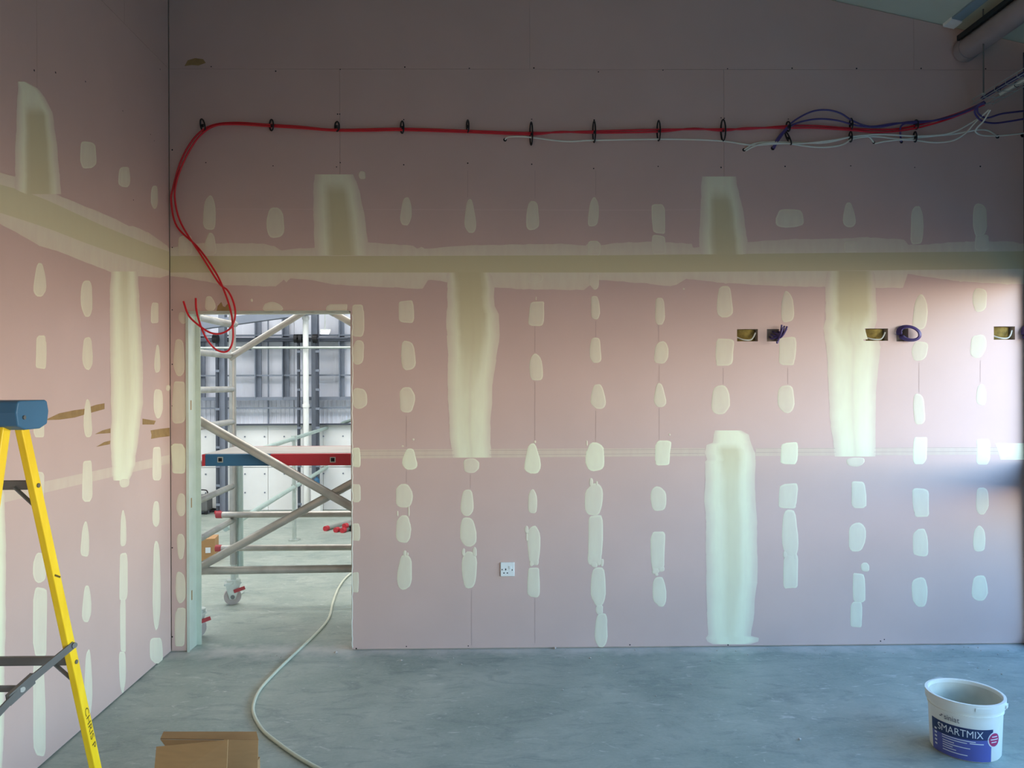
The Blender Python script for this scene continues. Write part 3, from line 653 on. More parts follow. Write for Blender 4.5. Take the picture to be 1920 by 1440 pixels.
# pendant lamp
c = dep(609.5, 622.5, 8.2)
e_ = empty('pendant_light', c, 'slim white batten light hanging from two rods in the hall', 'light')
rot = Matrix.Rotation(.25, 3, 'Z')
MB().box(c + Vector((0, 0, .008)), (.105, .34, .02), rot).build('body', M_white, e_); MB().box(c + Vector((0, 0, -.008)), (.085, .32, .012), rot).build('diffuser', M_lamp, e_)
for dx, dy in ((-.03, -.12), (.03, .12)):
    q = c + rot @ Vector((dx * .2, dy, 0)); MB().tube([q + Vector((0, 0, .015)), (q.x, q.y, hz)], .003, 6).build('drop_rod', M_galv, e_)
# blue drum by the column
c = aty(594, 905, 4.95); zb = 0
e_ = empty('bottle', (c.x, 4.95, .35), 'small blue bottle on a white pedestal by the far column', 'bottle')
pts = [(.0, .0), (.036, 0), (.038, .01), (.038, .09), (.03, .11), (.014, .12), (.014, .135), (0, .135)]
def lathe(c, prof, n=16):
    vs = [(c[0] + r * math.cos(k * 2 * math.pi / n), c[1] + r * math.sin(k * 2 * math.pi / n), c[2] + z) for r, z in prof for k in range(n)]
    return MB().add(vs, [(i * n + k, i * n + (k + 1) % n, (i + 1) * n + (k + 1) % n, (i + 1) * n + k) for i in range(len(prof) - 1) for k in range(n)])
lathe((c.x, 4.95, .35), pts).build('body', M_bluep, e_, smooth=True)
ped = MB().box((c.x, 4.95, .175), (.12, .13, .35)).build('pedestal', M_white, bevel=.005); tag(ped, 'small white pedestal under the blue bottle at the far wall', 'stand')

# guard rail running away from the doorway
e_ = empty('guard_rail', atz(552, 1013), 'dusty galvanised guard rail with two rails running into the hall', 'railing')
b1, b2 = atz(552, 1013), atz(617, 953); dirr = (b2 - b1).normalized(); st_ = b1 - dirr * 2.35; en = b2 + dirr * .12
for h in (.565, 1.08): MB().tube([st_ + Vector((0, 0, h)), en + Vector((0, 0, h))], .0215, 12).build('rail', M_greenpipe, e_, smooth=True)
for h, ey in ((.565, 868), (1.08, 786)): MB().tube([en + Vector((0, 0, h)), dep(665, ey, 10.0)], .0215, 12).build('rail', M_greenpipe, e_, smooth=True)
for q in (b1 - dirr * 2.1, b1, b2):
    p_ = MB().tube([q + Vector((0, 0, .0)), q + Vector((0, 0, 1.08))], .022, 12).build('post', M_galv, e_, smooth=True)
    MB().box(q + Vector((0, 0, .005)), (.1, .1, .01)).build('base_plate', M_galv, p_)
    for h in (.565, 1.08): MB().tube([q + Vector((0, 0, h - .035)), q + Vector((0, 0, h + .03))], .030, 12).build('fitting', M_galv, p_, smooth=True)

# ------------------------------------------------------------------ mobile scaffold tower outside the door
XT = dep(437, 900, 5.80).x; YN, YR = dep(380, 900, 5.05).y, dep(437, 900, 5.80).y
TL = 1.9                                        # bay length
tw = empty('scaffold_tower', (XT, (YN + YR) / 2, 0), 'aluminium mobile scaffold tower with red and blue deck outside the doorway', 'scaffold')
R_ = .0254
XTn = dep(366, 900, 5.02).x
def leg(x, y, hgt):
    u_ = MB().tube([(x, y, .30), (x, y, hgt)], R_, 14).build('upright', M_alu, tw, smooth=True)
    cs = MB(); cs.tube([(x, y, .17), (x, y, .34)], .021, 12); cs.tube([(x, y, .160), (x, y, .185)], .05, 16); cs.build('caster_stem', M_galv, u_, smooth=True)
    q_ = Matrix.Rotation(math.radians(22), 3, 'Z')
    def T_(X, Y, Z): v_ = q_ @ Vector((X, Y, 0)); return Vector((x + v_.x, y + v_.y, Z))
    fk = MB()
    for s_ in (-1, 1):
        fk.prism([T_(-.062, s_ * .028, .160), T_(.05, s_ * .028, .160), T_(.012, s_ * .028, .045), T_(-.03, s_ * .028, .045)], q_ @ Vector((0, s_ * .005, 0)))
    fk.prism([T_(-.065, -.034, .158), T_(.055, -.034, .158), T_(.055, .034, .158), T_(-.065, .034, .158)], (0, 0, .008)); fk.build('caster_fork', M_galv, u_)
    MB().tube([T_(-.008, -.02, .062), T_(-.008, .02, .062)], .062, 26).build('caster_wheel', M_rubber, u_, smooth=True)
    MB().tube([T_(-.008, -.042, .062), T_(-.008, .042, .062)], .015, 12).build('axle', M_steel, u_)
    MB().bar(T_(.0, -.045, .105), T_(.078, -.05, .128), .024, .012, (0, 0, 1)).build('brake_lever', M_redd, u_)
    MB().bar(T_(-.01, -.045, .172), T_(-.07, -.05, .160), .014, .01, (0, 0, 1)).build('brake_pedal', M_galv, u_)
legs = [(XTn, YN, 2.35), (XT, YR, 2.20), (XTn + TL, YN, 2.35), (XT + TL, YR, 2.2)]
for q in legs: leg(*q)
for q in (XT + .046, XT + TL - .046): MB().tube([(q, YR + .02, .26), (q, YR + .02, 1.10)], .022, 14).build('frame_post', M_greenpipe, tw, smooth=True)
RUNGS = [.635, .89, 1.13, 1.375, 1.62, 1.87, 2.1]
for xn, xf in ((XTn, XT), (XTn + TL, XT + TL)):
    for h in RUNGS: MB().tube([(xn, YN, h), (xf, YR, h)], .022, 12).build('rung', M_alu, tw, smooth=True)
def brace(a, b, r=.0254, m_=M_alud, red=False):
    o_ = MB().tube([a, b], r, 12).build('brace', m_, tw, smooth=True); a, b = Vector(a), Vector(b); t = (b - a).normalized()
    for q, s_ in ((a, -1), (b, 1)):
        MB().tube([q - t * .0, q + t * s_ * .045], r * 1.1, 10).build('claw', M_redd if red else M_alu, o_, smooth=True)
yn2, yr2 = YN - .03, YR + .045
brace((dep(425, 963, 5.84).x, YR - .05, dep(437, 963, 5.8).z), (XT + TL + .05, YR - .05, dep(437, 963, 5.8).z), .0235, red=True)
brace((dep(424, 1025, 5.84).x, YR - .05, dep(437, 1025, 5.8).z), (XT + TL + .05, YR - .05, dep(437, 1025, 5.8).z), .0235, red=True)
brace((XTn - .06, yn2, dep(372, 1072, 5.0).z), (XTn + TL + .05, yn2, dep(660, 1066, 5.0).z), .026)
def nearp(px, py, y): return aty(px, py, y)
a = nearp(352, 776, yn2 - .05); b = nearp(664, 953, yn2 - .05); brace(a, a + (b - a) * 1.55, .029)
a = nearp(366, 1068, yn2 - .005); b = nearp(662, 905, yn2 - .005); brace(a, a + (b - a) * 1.6, .027)
a = nearp(440, 665, YR - .04); b = nearp(560, 591, YR - .04); brace(a, a + (b - a) * 1.5, .024)
a = nearp(372, 594, YN + .1); b = nearp(437, 607, YR - .06); brace(a, b, .02)
a = nearp(628, 588, YN + .3); b = nearp(668, 611, YN + .3); brace(a, b + (b - a) * 2, .024)
# deck
zd = aty(500, 851, YN - .02).z; zb_ = aty(500, 873, YN - .02).z; xl_, xr_ = aty(374, 860, YN - .02).x, XTn + TL
dk = MB().box(((xl_ + xr_) / 2, YN + .30, zd - .008), (xr_ - xl_ - .04, .58, .016)).build('deck_board', M_ply, tw)
xm = aty(508, 860, YN - .02).x; x1_ = aty(386, 860, YN - .02).x
def sideboard(x0, x1, m_, y):
    return MB().box(((x0 + x1) / 2, y, (zd + zb_) / 2), (x1 - x0, .03, zd - zb_)).build('side_beam', m_, tw, bevel=.004)
s1 = sideboard(xl_ + .02, x1_, M_red, YN - .02); s2 = sideboard(x1_, xm, M_bluep, YN - .02); s3 = sideboard(xm, xr_, M_red, YN - .02); sideboard(xl_ + .02, xr_, M_red, YN + .60)
for px_, par in ((413, s2), (624, s3)):
    c = aty(px_, 862, YN - .036); MB().box(c, (.036, .004, .036)).build('hole_rim', M_alu, par); MB().box(c + Vector((0, -.002, 0)), (.024, .003, .024)).build('hole', M_hole, par)
for q in (xl_ + .03, xr_):
    MB().box((q, YN + .29, (zd + zb_) / 2), (.04, .56, .05)).build('deck_hook', M_red, tw)

# ------------------------------------------------------------------ things on the hall floor
tubes = [((612, 991), (650, 955), .021, .0), ((631, 993.5), (676, 958), .021, .0), ((643, 996), (690, 962), .021, .0), ((661, 995), (705, 963), .021, .0), ((644, 982), (690, 950), .021, .045)]
tl = ['red capped scaffold tube, leftmost on the hall floor', 'red capped scaffold tube second from the left on the hall floor', 'red capped scaffold tube lying under the topmost one of the pile',
      'grey scaffold tube half hidden by the doorway edge, on hall floor', 'red capped scaffold tube lying on top of the floor pile']
dr_ = (Vector((.55, 1.25, 0))).normalized()
base = atz(632, 997)
offs = [(-.155, .06, .026), (-.02, -.03, .026), (.06, -.06, .026), (.14, .03, .026), (.075, -.02, .068)]
for (dx, dy, dz), lab in zip(offs, tl):
    a = Vector((base.x + dx + .02, base.y + dy, dz)); b = a + dr_ * 1.5
    e_ = empty('scaffold_tube', a, lab, 'pipe', 'loose scaffold tubes on the hall floor')
    MB().tube([a, b], .024, 14).build('tube', M_alu, e_, smooth=True)
    cp = MB().tube([a - dr_ * .02, a + dr_ * .03], .030, 16).build('end_cap', M_red, e_, smooth=True)
    if lab.startswith('grey'): cp.data = cp.data.copy(); cp.data.materials[0] = M_black
# cardboard carton near the jamb
c = atz(385, 1058); e_ = empty('cardboard_box', c, 'brown cardboard carton on the hall floor behind the jamb', 'box')
e_.rotation_euler = (0, 0, 0)
bw = .2
MB().box((c.x - .06, c.y + .11, .115), (.24, .2, .23), Matrix.Rotation(.18, 3, 'Z')).build('carton', M_kraft, e_, bevel=.003)
q = Matrix.Rotation(.18, 3, 'Z') @ Vector((0, -.1015, 0)); 
MB().box((c.x + .0 + q.x, c.y + .11 + q.y + .008, .125), (.045, .004, .05), Matrix.Rotation(.18, 3, 'Z')).build('print_mark', M_lwhite, e_)
# small compressor with coiled lead
c = atz(374, 966); e_ = empty('compressor', (c.x, c.y + .12, 0), 'grey portable compressor by the far wall left of the column', 'machine')
MB().box((c.x, c.y + .12, .14), (.18, .2, .2)).build('body', M_steel, e_, bevel=.02)
MB().tube([(c.x - .08, c.y + .12, .05), (c.x + .08, c.y + .12, .05)], .05, 14).build('tank', M_hsteel, e_, smooth=True)
MB().tube(smooth_path([(c.x - .07, c.y + .1, .24), (c.x - .05, c.y + .1, .3), (c.x + .05, c.y + .1, .3), (c.x + .07, c.y + .1, .24)]), .008, 8).build('handle', M_black, e_, smooth=True)
for s_ in (-1, 1): MB().box((c.x + s_ * .06, c.y + .06, .02), (.03, .03, .04)).build('foot', M_black, e_)
c = atz(397, 961); pts = [(c.x + .0 + .11 * (1 - .1 * (i % 3)) * math.cos(i * .7), c.y + .07 * math.sin(i * .7), .012 + i * .0012) for i in range(20)]
pts += [(c.x - .09, c.y + .10, .06), (c.x - .10, c.y + .12, .2), (c.x - .14, c.y + .12, .22)]
tag(MB().tube(smooth_path(pts, 5), .008, 6).build('power_lead', M_black, smooth=True), 'black coiled lead lying beside the grey compressor', 'cable')

# ------------------------------------------------------------------ cables, ties, tray on the back wall
def cable(name, pts, r, m_, label, cat='cable', group=None, n=7, parent=None):
    w3 = []
    for q in pts:
        x, y = q[0], q[1]; d = q[2] if len(q) > 2 else .018
        w3.append(P(BACK, x, y, d))
    o_ = MB().tube(smooth_path(w3, 7), r, n).build(name, m_, parent, smooth=True)
    if parent is None: tag(o_, label, cat, group)
    return o_
ca = [(1846, 192, .10), (1800, 211, .04), (1760, 224, .03), (1718, 235), (1680, 242), (1640, 243), (1596, 241), (1530, 236), (1478, 236), (1400, 242), (1356, 242), (1234, 243), (1114, 246), (996, 249), (877, 245), (754, 241), (631, 243), (560, 237), (509, 234), (440, 230),
      (395, 236, .03), (365, 258, .03), (340, 300, .03), (325, 350, .03), (321, 378, .03), (332, 425, .03), (372, 465, .03), (405, 512, .04), (422, 550, .05), (433, 585, .06), (437, 620, .06), (436, 640, .06), (430, 655, .06), (419, 660, .06), (402, 653, .06), (385, 631, .06), (374, 604, .06), (368, 580, .05), (367, 559, .04)]
cable('fire_alarm_cable', ca, .0060, M_redcab, 'red cable along the wall, its loop hanging lowest in the doorway', group='red cables along the wall')
cb_ = [(1846, 196, .112), (1800, 215, .05), (1760, 229, .04), (1718, 240, .03), (1680, 246, .025), (1640, 248, .025), (1596, 244, .025), (1530, 240, .025), (1478, 240, .025), (1400, 240, .02), (1356, 245, .02), (1300, 241), (1234, 247), (1114, 249), (1050, 247), (996, 252), (877, 248), (754, 244), (700, 245), (631, 245), (560, 240), (509, 237), (440, 233, .025),
       (400, 237, .04), (370, 260, .04), (346, 300, .04), (331, 340, .04), (328, 375, .04), (340, 420, .04), (378, 480, .04), (410, 530, .05), (427, 545, .05), (438, 568, .06), (441, 592, .07), (433, 614, .07), (415, 625, .07), (395, 624, .07), (374, 611, .07), (354, 592, .06), (344, 565, .05)]
cable('fire_alarm_cable', cb_, .0060, M_redcab, 'red cable along the wall, its free end nearest the room corner', group='red cables along the wall')
wh_ = [([(947, 262, .0), (953, 257, .012), (975, 256), (1000, 258), (1060, 265), (1114, 263), (1234, 261), (1310, 262), (1360, 265), (1410, 272), (1450, 270), (1484, 268)], 'white cable leaving the wall hole furthest left on the wall'),
       ([(1395, 281, .0), (1404, 275, .015), (1415, 269), (1450, 266), (1540, 268), (1590, 258), (1615, 254), (1630, 257), (1638, 267, .0)], 'white cable arching between two holes right of the eighth tie'),
       ([(1398, 283, .0), (1415, 274, .02), (1440, 268, .025), (1500, 269, .025), (1560, 263, .025), (1600, 256, .025), (1650, 252, .025), (1720, 255, .025), (1780, 250, .03), (1825, 228, .06), (1853, 208, .11)], 'white cable from the left hole, running highest to the tray'),
       ([(1484, 270), (1520, 275), (1550, 276), (1580, 271), (1600, 260), (1640, 256), (1690, 261), (1720, 258), (1790, 251, .03), (1830, 244, .05), (1850, 244, .03), (1862, 250, .02), (1870, 256, .0)], 'white cable sagging lowest between the lower ties'),
       ([(1640, 269, .0), (1660, 265), (1690, 262), (1716, 263), (1750, 267), (1785, 264, .03), (1810, 250, .05), (1832, 226, .08), (1854, 206, .13)], 'white cable with the deep curve rising to the tray'),
       ([(1857, 206, .14), (1845, 226, .1), (1832, 240, .07), (1830, 248, .05), (1845, 254, .03), (1880, 254), (1925, 249)], 'white cable looping under the tray then along the right edge')]
for pts, lab in wh_: cable('white_cable', pts, .0050, M_whitecab, lab, group='white cables along the wall')
pu = [([(1449, 278, .0), (1455, 264, .02), (1470, 245, .03), (1490, 226, .035), (1520, 210, .035), (1548, 206, .035), (1575, 212, .035), (1600, 227, .03), (1632, 237, .03), (1680, 231, .03), (1718, 231, .03), (1770, 222, .04), (1815, 206, .07), (1846, 190, .12)], 'purple cable with the tallest arch above the red cables'),
      ([(1451, 279, .0), (1459, 264, .02), (1478, 240, .03), (1500, 229, .03), (1535, 223, .03), (1570, 226, .03), (1610, 236, .03), (1650, 238, .03), (1700, 229, .03), (1760, 225, .04), (1810, 210, .08), (1848, 192, .13)], 'purple cable with the lower arch above the red cables'),
      ([(1690, 266, .0), (1688, 250, .02), (1690, 236, .03), (1705, 230, .035), (1735, 229, .035), (1790, 216, .05), (1830, 200, .1), (1848, 193, .14)], 'purple cable rising from the hole beside the last tie'),
      ([(1846, 194, .2), (1832, 200, .16), (1828, 212, .12), (1840, 226, .08), (1862, 231, .05), (1890, 228, .04), (1930, 221, .04)], 'purple cable drooping lower right of the tray'),
      ([(1846, 192, .22), (1834, 198, .18), (1834, 212, .12), (1850, 221, .08), (1880, 213, .05), (1930, 207, .04)], 'purple cable drooping higher right of the tray')]
for pts, lab in pu: cable('purple_cable', pts, .0056, M_purple, lab, group='purple data cables')
# ties
ords = ['first', 'second', 'third', 'fourth', 'fifth', 'sixth', 'seventh', 'eighth', 'ninth', 'tenth', 'eleventh', 'twelfth']
def tie(x, y0, y1, w_, label, d=.002, tilt=0, r=.0048, group='black cable ties on the back wall'):
    n = 16; e_ = empty('cable_tie', P(BACK, x, (y0 + y1) / 2, 0), label, 'cable tie', group); ptsw = []
    for k in range(n):
        a = 2 * math.pi * k / n; xx = x + w_ * math.cos(a) + tilt * math.sin(a); yy = (y0 + y1) / 2 - (y1 - y0) / 2 * math.sin(a)
        ptsw.append(P(BACK, xx, yy, .022 + .018 * math.cos(a)))
    MB().tube(ptsw, r, 6, closed=True).build('loop', M_black, e_, smooth=True)
    MB().box(P(BACK, x, (y0 + y1) / 2 + 1, .041), (.008, .012, .014)).build('buckle', M_black, e_)
    MB().box(P(BACK, x, (y0 + y1) / 2, .003), (.014, .006, .014)).build('mount', M_black, e_)
for i, (x, y0, y1, w_) in enumerate(((380, 223, 247, 4), (509, 224, 245, 3.5), (632, 228, 246, 4), (754, 227, 250, 3), (877, 225, 248, 2), (996, 229, 272, 2.5), (1114, 227, 267, 2.5), (1235, 226, 264, 3), (1356, 224, 264, 4.5), (1478, 228, 246, 4), (1596, 222, 243, 3), (1718, 225, 242, 4))):
    tie(x, y0, y1, w_, '%s black cable tie from the left on the red cables' % ords[i], tilt=-2 if i == 0 else 0)
for x, lab, tl_ in ((1478, 'black tie on the white cables below the tenth upper tie', 5), (1595, 'black tie on the white cables below the eleventh upper tie', 0), (1716, 'black tie on the white cables below the twelfth upper tie', 0)):
    tie(x, 247, 266 if x > 1500 else 271, 3, lab, tilt=-tl_)
# wire tray coming forward from the wall
t0 = P(BACK, 1822, 196, .06); xw = .13
tx0 = t0.x; tz = t0.z
tray = empty('cable_tray', (tx0 + xw / 2, -.1, tz), 'thin wire cable tray coming forward at the upper right', 'tray')
yend = -3.2
for i, (dx, dz) in enumerate(((0, .0), (0, .03), (0.043, 0), (.087, 0), (xw, 0), (xw, .03))):
    MB().tube([(tx0 + dx, -.06, tz + dz), (tx0 + dx, yend, tz + dz)], .0025, 6).build('long_wire', M_galv, tray)
y = -.08
while y > yend:
    MB().tube([(tx0, y, tz + .03), (tx0, y, tz), (tx0 + xw, y, tz), (tx0 + xw, y, tz + .03)], .0022, 6).build('cross_wire', M_galv, tray); y -= .1
def bundle(dx0, dz0, r, m_, lab, k, group, y0=-.12):
    e_ = empty('cable_bundle', (tx0 + dx0, y0, tz + dz0), lab, 'cables', group)
    for i in range(k):
        a = 2.4 * i; rr = r * 1.6 * math.sqrt(i / max(1, k)); pts = []
        for j in range(14):
            yy = y0 + (yend + .02 - y0) * j / 13; wob = .004
            pts.append((tx0 + dx0 + rr * math.cos(a) + random.uniform(-wob, wob), yy, tz + dz0 + abs(rr * math.sin(a)) + random.uniform(0, wob)))
        MB().tube(smooth_path(pts, 3), r, 7).build('cable', m_, e_, smooth=True)
    y = y0 - .15
    while y > yend:
        MB().tube([(tx0 + dx0 + r * 2.5 * math.cos(q), y, tz + dz0 + r * .6 + r * 2.6 * math.sin(q)) for q in [k2 * .785 for k2 in range(8)]], .002, 5, closed=True).build('tie', M_black, e_); y -= .35
bundle(.028, .012, .0065, M_navy, 'dark blue and purple cable bundle lying in the wire tray', 7, None)
bundle(.085, .008, .006, M_whitecab, 'white cable bundle lying beside the blue one in the tray', 4, None, -.2)
rx = P(BACK, 1844, 150, .25)
e_ = empty('threaded_rod', (rx.x, rx.y, tz), 'thin vertical hanger rod dropping from roof to cable tray', 'rod')
MB().tube([(rx.x, rx.y, tz - .01), (rx.x, rx.y, zroof(rx.x) - .002)], .0042, 8).build('rod', M_steel, e_); MB().tube([(rx.x, rx.y, tz - .012), (rx.x, rx.y, tz - .002)], .011, 6).build('nut', M_galv, e_)
# round duct with a dark rail on top, coming forward under the roof
dc = P(BACK, 1813, 92, .04); rd = .068
e_ = empty('round_duct', dc, 'grey round duct coming forward beneath the sloping roof', 'duct')
MB().tube([(dc.x, -.05, dc.z), (dc.x, -3.4, dc.z)], rd, 28).build('pipe', M_duct, e_, smooth=True)
MB().tube([(dc.x, -.012, dc.z), (dc.x, -.07, dc.z)], rd * 1.06, 28).build('end_collar', M_duct, e_, smooth=True)
y = -1.0
while y > -3.3: MB().tube([(dc.x, y, dc.z), (dc.x, y - .04, dc.z)], rd * 1.04, 28).build('band', M_galv, e_, smooth=True); y -= 1.0
e2 = empty('support_rail', (dc.x - .05, -.05, dc.z + .05), 'dark steel rail above the round duct', 'rail')
MB().box((dc.x - .052, -1.72, dc.z + .062), (.035, 3.34, .03)).build('channel', M_dkrail, e2)
for y in (-.5, -1.7, -2.9): MB().tube([(dc.x - .052, y, dc.z + .07), (dc.x - .052, y, zroof(dc.x - .052))], .005, 8).build('hanger', M_steel, e2)

# ------------------------------------------------------------------ service holes
for i in range(0, 6, 2):
    h = HOLES[i]; wn_ = ('left', 'middle', 'right')[i // 2]
    cx_, cz_ = (h[0] + h[2]) / 2, (h[1] + h[3]) / 2; hw, hh = (h[2] - h[0]) / 2, (h[3] - h[1]) / 2
    mb = MB(); n = 14; vs = []; fs = []
    for a in range(n):
        for b in range(9):
            u = a / (n - 1); v = b / 8
            vs.append((h[0] + .002 + (h[2] - h[0] - .004) * u, .054 - .036 * (1 - (2 * u - 1) ** 2) * (.5 + .5 * v) + random.uniform(-.002, .002), h[1] + .002 + (h[3] - h[1] - .004) * v))
    for a in range(n - 1):
        for b in range(8): fs.append((a * 9 + b, a * 9 + b + 1, (a + 1) * 9 + b + 1, (a + 1) * 9 + b))
    mb.add(vs, fs); wool = mb.build('insulation_batt', M_wool, wall_back, smooth=True)
    pts = [(h[0] + .006, .03, cz_ - hh * .3), (h[0] + hw * .6, .005, cz_ - hh * .72), (cx_ + hw * .25, .0, cz_ - hh * .78), (h[2] - hw * .45, .0, cz_ - hh * .35), (h[2] - hw * .2, .01, cz_ + hh * .4)]
    tag(MB().tube(smooth_path(pts), .0045, 8).build('white_cable', M_whitecab, smooth=True), 'white cable loop inside the %s cut-out of the wall' % wn_, 'cable', 'white cables in the wall cut-outs')
h = HOLES[1]; e_ = empty('cable_bunch', P(BACK, 1450, 630, 0), 'bunch of purple cable tails sticking up out of the left cut-out', 'cables', 'purple cables at the wall cut-outs')
for i, (ex, ey) in enumerate(((1466, 609), (1471, 611), (1476, 612), (1475, 616), (1468, 614), (1457, 640))):
    s0 = (1443 + i * 3, 632 - (i % 3) * 5, -.03)
    pts = [P(BACK, *s0), P(BACK, s0[0] + 5, s0[1] + 3, .02), P(BACK, (1452 + ex) / 2 + 3, (634 + ey) / 2 + 5, .045 + .006 * i), P(BACK, ex, ey, .05 + .006 * i)]
    MB().tube(smooth_path(pts), .006, 7).build('cable', M_purple, e_, smooth=True)
def coil(h, cxp, cyp, rx_, ry_, lab):
    e_ = empty('cable_coil', P(BACK, cxp, cyp, 0), lab, 'cables', 'purple cables at the wall cut-outs')
    for i in range(5):
        pts = []
        for k in range(15):
            a = math.radians(195 - k * 26); sc = 1 - .055 * i + .012 * math.sin(k + i)
            pts.append(P(BACK, cxp + rx_ * sc * math.cos(a) + i * .6, cyp - ry_ * sc * math.sin(a) + (cxp + rx_ * math.cos(a) - cxp) * .12, .012 + .03 * max(0, (math.cos(a) + 1) / 2) + .006 * i))
        pts = [P(BACK, cxp - rx_ * .7, cyp + 3, -.03)] + pts[:-1] + [P(BACK, cxp - rx_ * .5, cyp + 5, -.03)]
        MB().tube(smooth_path(pts, 4), .0055, 7).build('cable', M_purple, e_, smooth=True)
coil(HOLES[3], 1704, 625, 22, 14, 'coil of purple cable hanging out of the middle cut-out')
coil(HOLES[5], 1928, 624, 12, 14, 'coil of purple cable at the cut-out cut by the right edge')
# socket
u, v = BACK.px(951.5, 1067); e_ = empty('wall_socket', BACK.p(u, v, 0), 'white single electrical socket low on the pink wall', 'socket')
MB().box(BACK.p(u, v, .005), (.087, .010, .087)).build('face_plate', M_white, e_, bevel=.003)
for dx, dz, w_, h_ in ((-.033, -.001, .005, .009), (-.011, .0, .006, .012), (.029, -.003, .005, .009), (-.022, -.022, .008, .006), (-.001, -.022, .008, .006)):
    MB().box(BACK.p(u + dx, v + dz, .0102), (w_, .001, h_)).build('pin_hole', M_hole, e_)
MB().box(BACK.p(u + .016, v + .012, .0115), (.014, .004, .022), Matrix.Rotation(.1, 3, 'X')).build('rocker_switch', M_white, e_, bevel=.002)

# ------------------------------------------------------------------ flex on the floor through the doorway
fp = [(690, 1062), (657, 1076), (636, 1100), (624, 1130), (618, 1155), (605, 1175), (580, 1200), (550, 1228), (515, 1262), (488, 1292), (476, 1318), (476, 1340), (492, 1368), (520, 1392), (560, 1420), (610, 1447), (680, 1475)]
tag(MB().tube(smooth_path([atz(x, y, .0082) for x, y in fp], 6), .0085, 10).build('extension_cable', M_hose, smooth=True), 'pale cable snaking across the concrete floor through the doorway', 'cable')

# ------------------------------------------------------------------ stepladder
L_ = empty('stepladder', dep(-150, 1700, 2.25), 'yellow fibreglass stepladder with blue top cap at the left edge', 'ladder'); L_.location.z = 0
Tf, Bf = dep(38, 790, 2.27), dep(215, 1603, 2.70); Bf.z = 0
Tn, Bn = dep(8, 790, 2.19), dep(-165, 2043, 1.80); Bn.z = 0
TWd, BWd = .40, .46
def lrail(a, b):
    return MB().bar(a, b, .022, .036, (1, 0, 0)).build('rail', M_yellow, L_, bevel=.003)
def sh(p, w_): return Vector((p.x - w_, p.y, p.z))
rails = [lrail(Bf, Tf), lrail(Bn, Tn), lrail(sh(Bf, BWd), sh(Tf, TWd)), lrail(sh(Bn, BWd), sh(Tn, TWd))]
for q, r_ in ((Bf, rails[0]), (Bn, rails[1]), (sh(Bf, BWd), rails[2]), (sh(Bn, BWd), rails[3])):
    MB().box(q + Vector((0, 0, .012)), (.032, .05, .024)).build('rubber_foot', M_black, r_)
def onrail(a, b, z): t = (z - a.z) / (b.z - a.z); return a + (b - a) * t
# cap
cx1 = dep(50, 775, 2.2).x; zt_ = dep(30, 751, 2.2).z; zb2 = dep(30, 806, 2.2).z; cy = (Tf.y + Tn.y) / 2
prof = [(-.07, zb2 + .012), (-.078, zb2 + .05), (-.07, zt_ - .004), (-.06, zt_), (.06, zt_), (.07, zt_ - .004), (.078, zb2 + .05), (.07, zb2 + .012), (.035, zb2), (-.035, zb2)]
cp = MB().prism([(cx1, cy + a, z) for a, z in prof], (-TWd - .06, 0, 0)).build('top_cap', M_capblue, L_, bevel=.004)
for p_ in (dep(37, 777, 2.15),): MB().tube([(cx1 + .0, cy - .045, p_.z - .01), (cx1 + .004, cy - .045, p_.z - .01)], .006, 10).build('rivet', M_steel, cp)
# rear cross braces with corner struts
for k, py in enumerate((909, 1239)):
    z = dep(50, py, 2.34 if k == 0 else 2.5).z; q = onrail(Bf, Tf, z); w_ = BWd + (TWd - BWd) * z / Tf.z
    br = MB(); br.box((q.x - w_ / 2, q.y + .012, z), (w_, .016, .028)); br = br.build('cross_brace', M_steel, L_, bevel=.002)
    a = Vector((q.x - .06, q.y, z - .004)); b = onrail(Bf, Tf, z - .07) + Vector((-.008, 0, 0)); MB().bar(a, b, .016, .004, (0, 1, 0)).build('corner_strut', M_steel, br)
    a = Vector((q.x - w_ + .06, q.y, z - .004)); b = sh(onrail(Bf, Tf, z - .07), w_) + Vector((.008, 0, 0)); MB().bar(a, b, .016, .004, (0, 1, 0)).build('corner_strut', M_steel, br)
    MB().tube([(q.x + .011, q.y, z), (q.x + .015, q.y, z)], .007, 8).build('rivet', M_steel, br)
# treads between the climbing rails
for k in range(4):
    z = .32 + .30 * k; q = onrail(Bn, Tn, z); w_ = BWd + (TWd - BWd) * z / Tn.z
    MB().box((q.x - w_ / 2, q.y + .02, z), (w_ - .02, .075, .02)).build('tread', M_alud, L_, bevel=.003)
# spreaders
zf_ = dep(128, 1208, 2.48).z; pf = onrail(Bf, Tf, zf_) + Vector((.014, 0, 0)); hg = dep(40, 1292, 2.24); pn_ = onrail(Bn, Tn, hg.z - .05); hg.x = pf.x * .5 + pn_.x * .5 + .014
hg = dep(38, 1291, 2.24)
for off in (0, BWd - .03):
    s_ = Vector((-off, 0, 0))
    sp_ = MB().bar(pf + s_, hg + s_, .024, .005, (0, .3, 1)).build('spreader', M_steel, L_)
    MB().bar(hg + s_ + Vector((.004, 0, 0)), pn_ + s_ + Vector((.014, 0, 0)), .024, .005, (0, .3, 1)).build('spreader', M_steel, L_)
    MB().bar(hg + s_ + (pf - hg) * .22, hg + s_ + (pn_ - hg) * .22, .034, .012, (0, .3, 1)).build('hinge_plate', M_steel, sp_)
    MB().tube([hg + s_ + Vector((.006, -.004, 0)), hg + s_ + Vector((.012, -.008, 0))], .008, 10).build('hinge_rivet', M_alu, sp_)
    MB().tube([pf + s_, pf + s_ + Vector((.008, -.004, 0))], .009, 10).build('bolt', M_steel, sp_)
tb = dep(6, 1286, 2.30); MB().bar(Vector((hg.x, hg.y, hg.z)), Vector((hg.x - BWd + .03, hg.y, hg.z)), .018, .006, (0, 0, 1)).build('tie_bar', M_steel, L_)

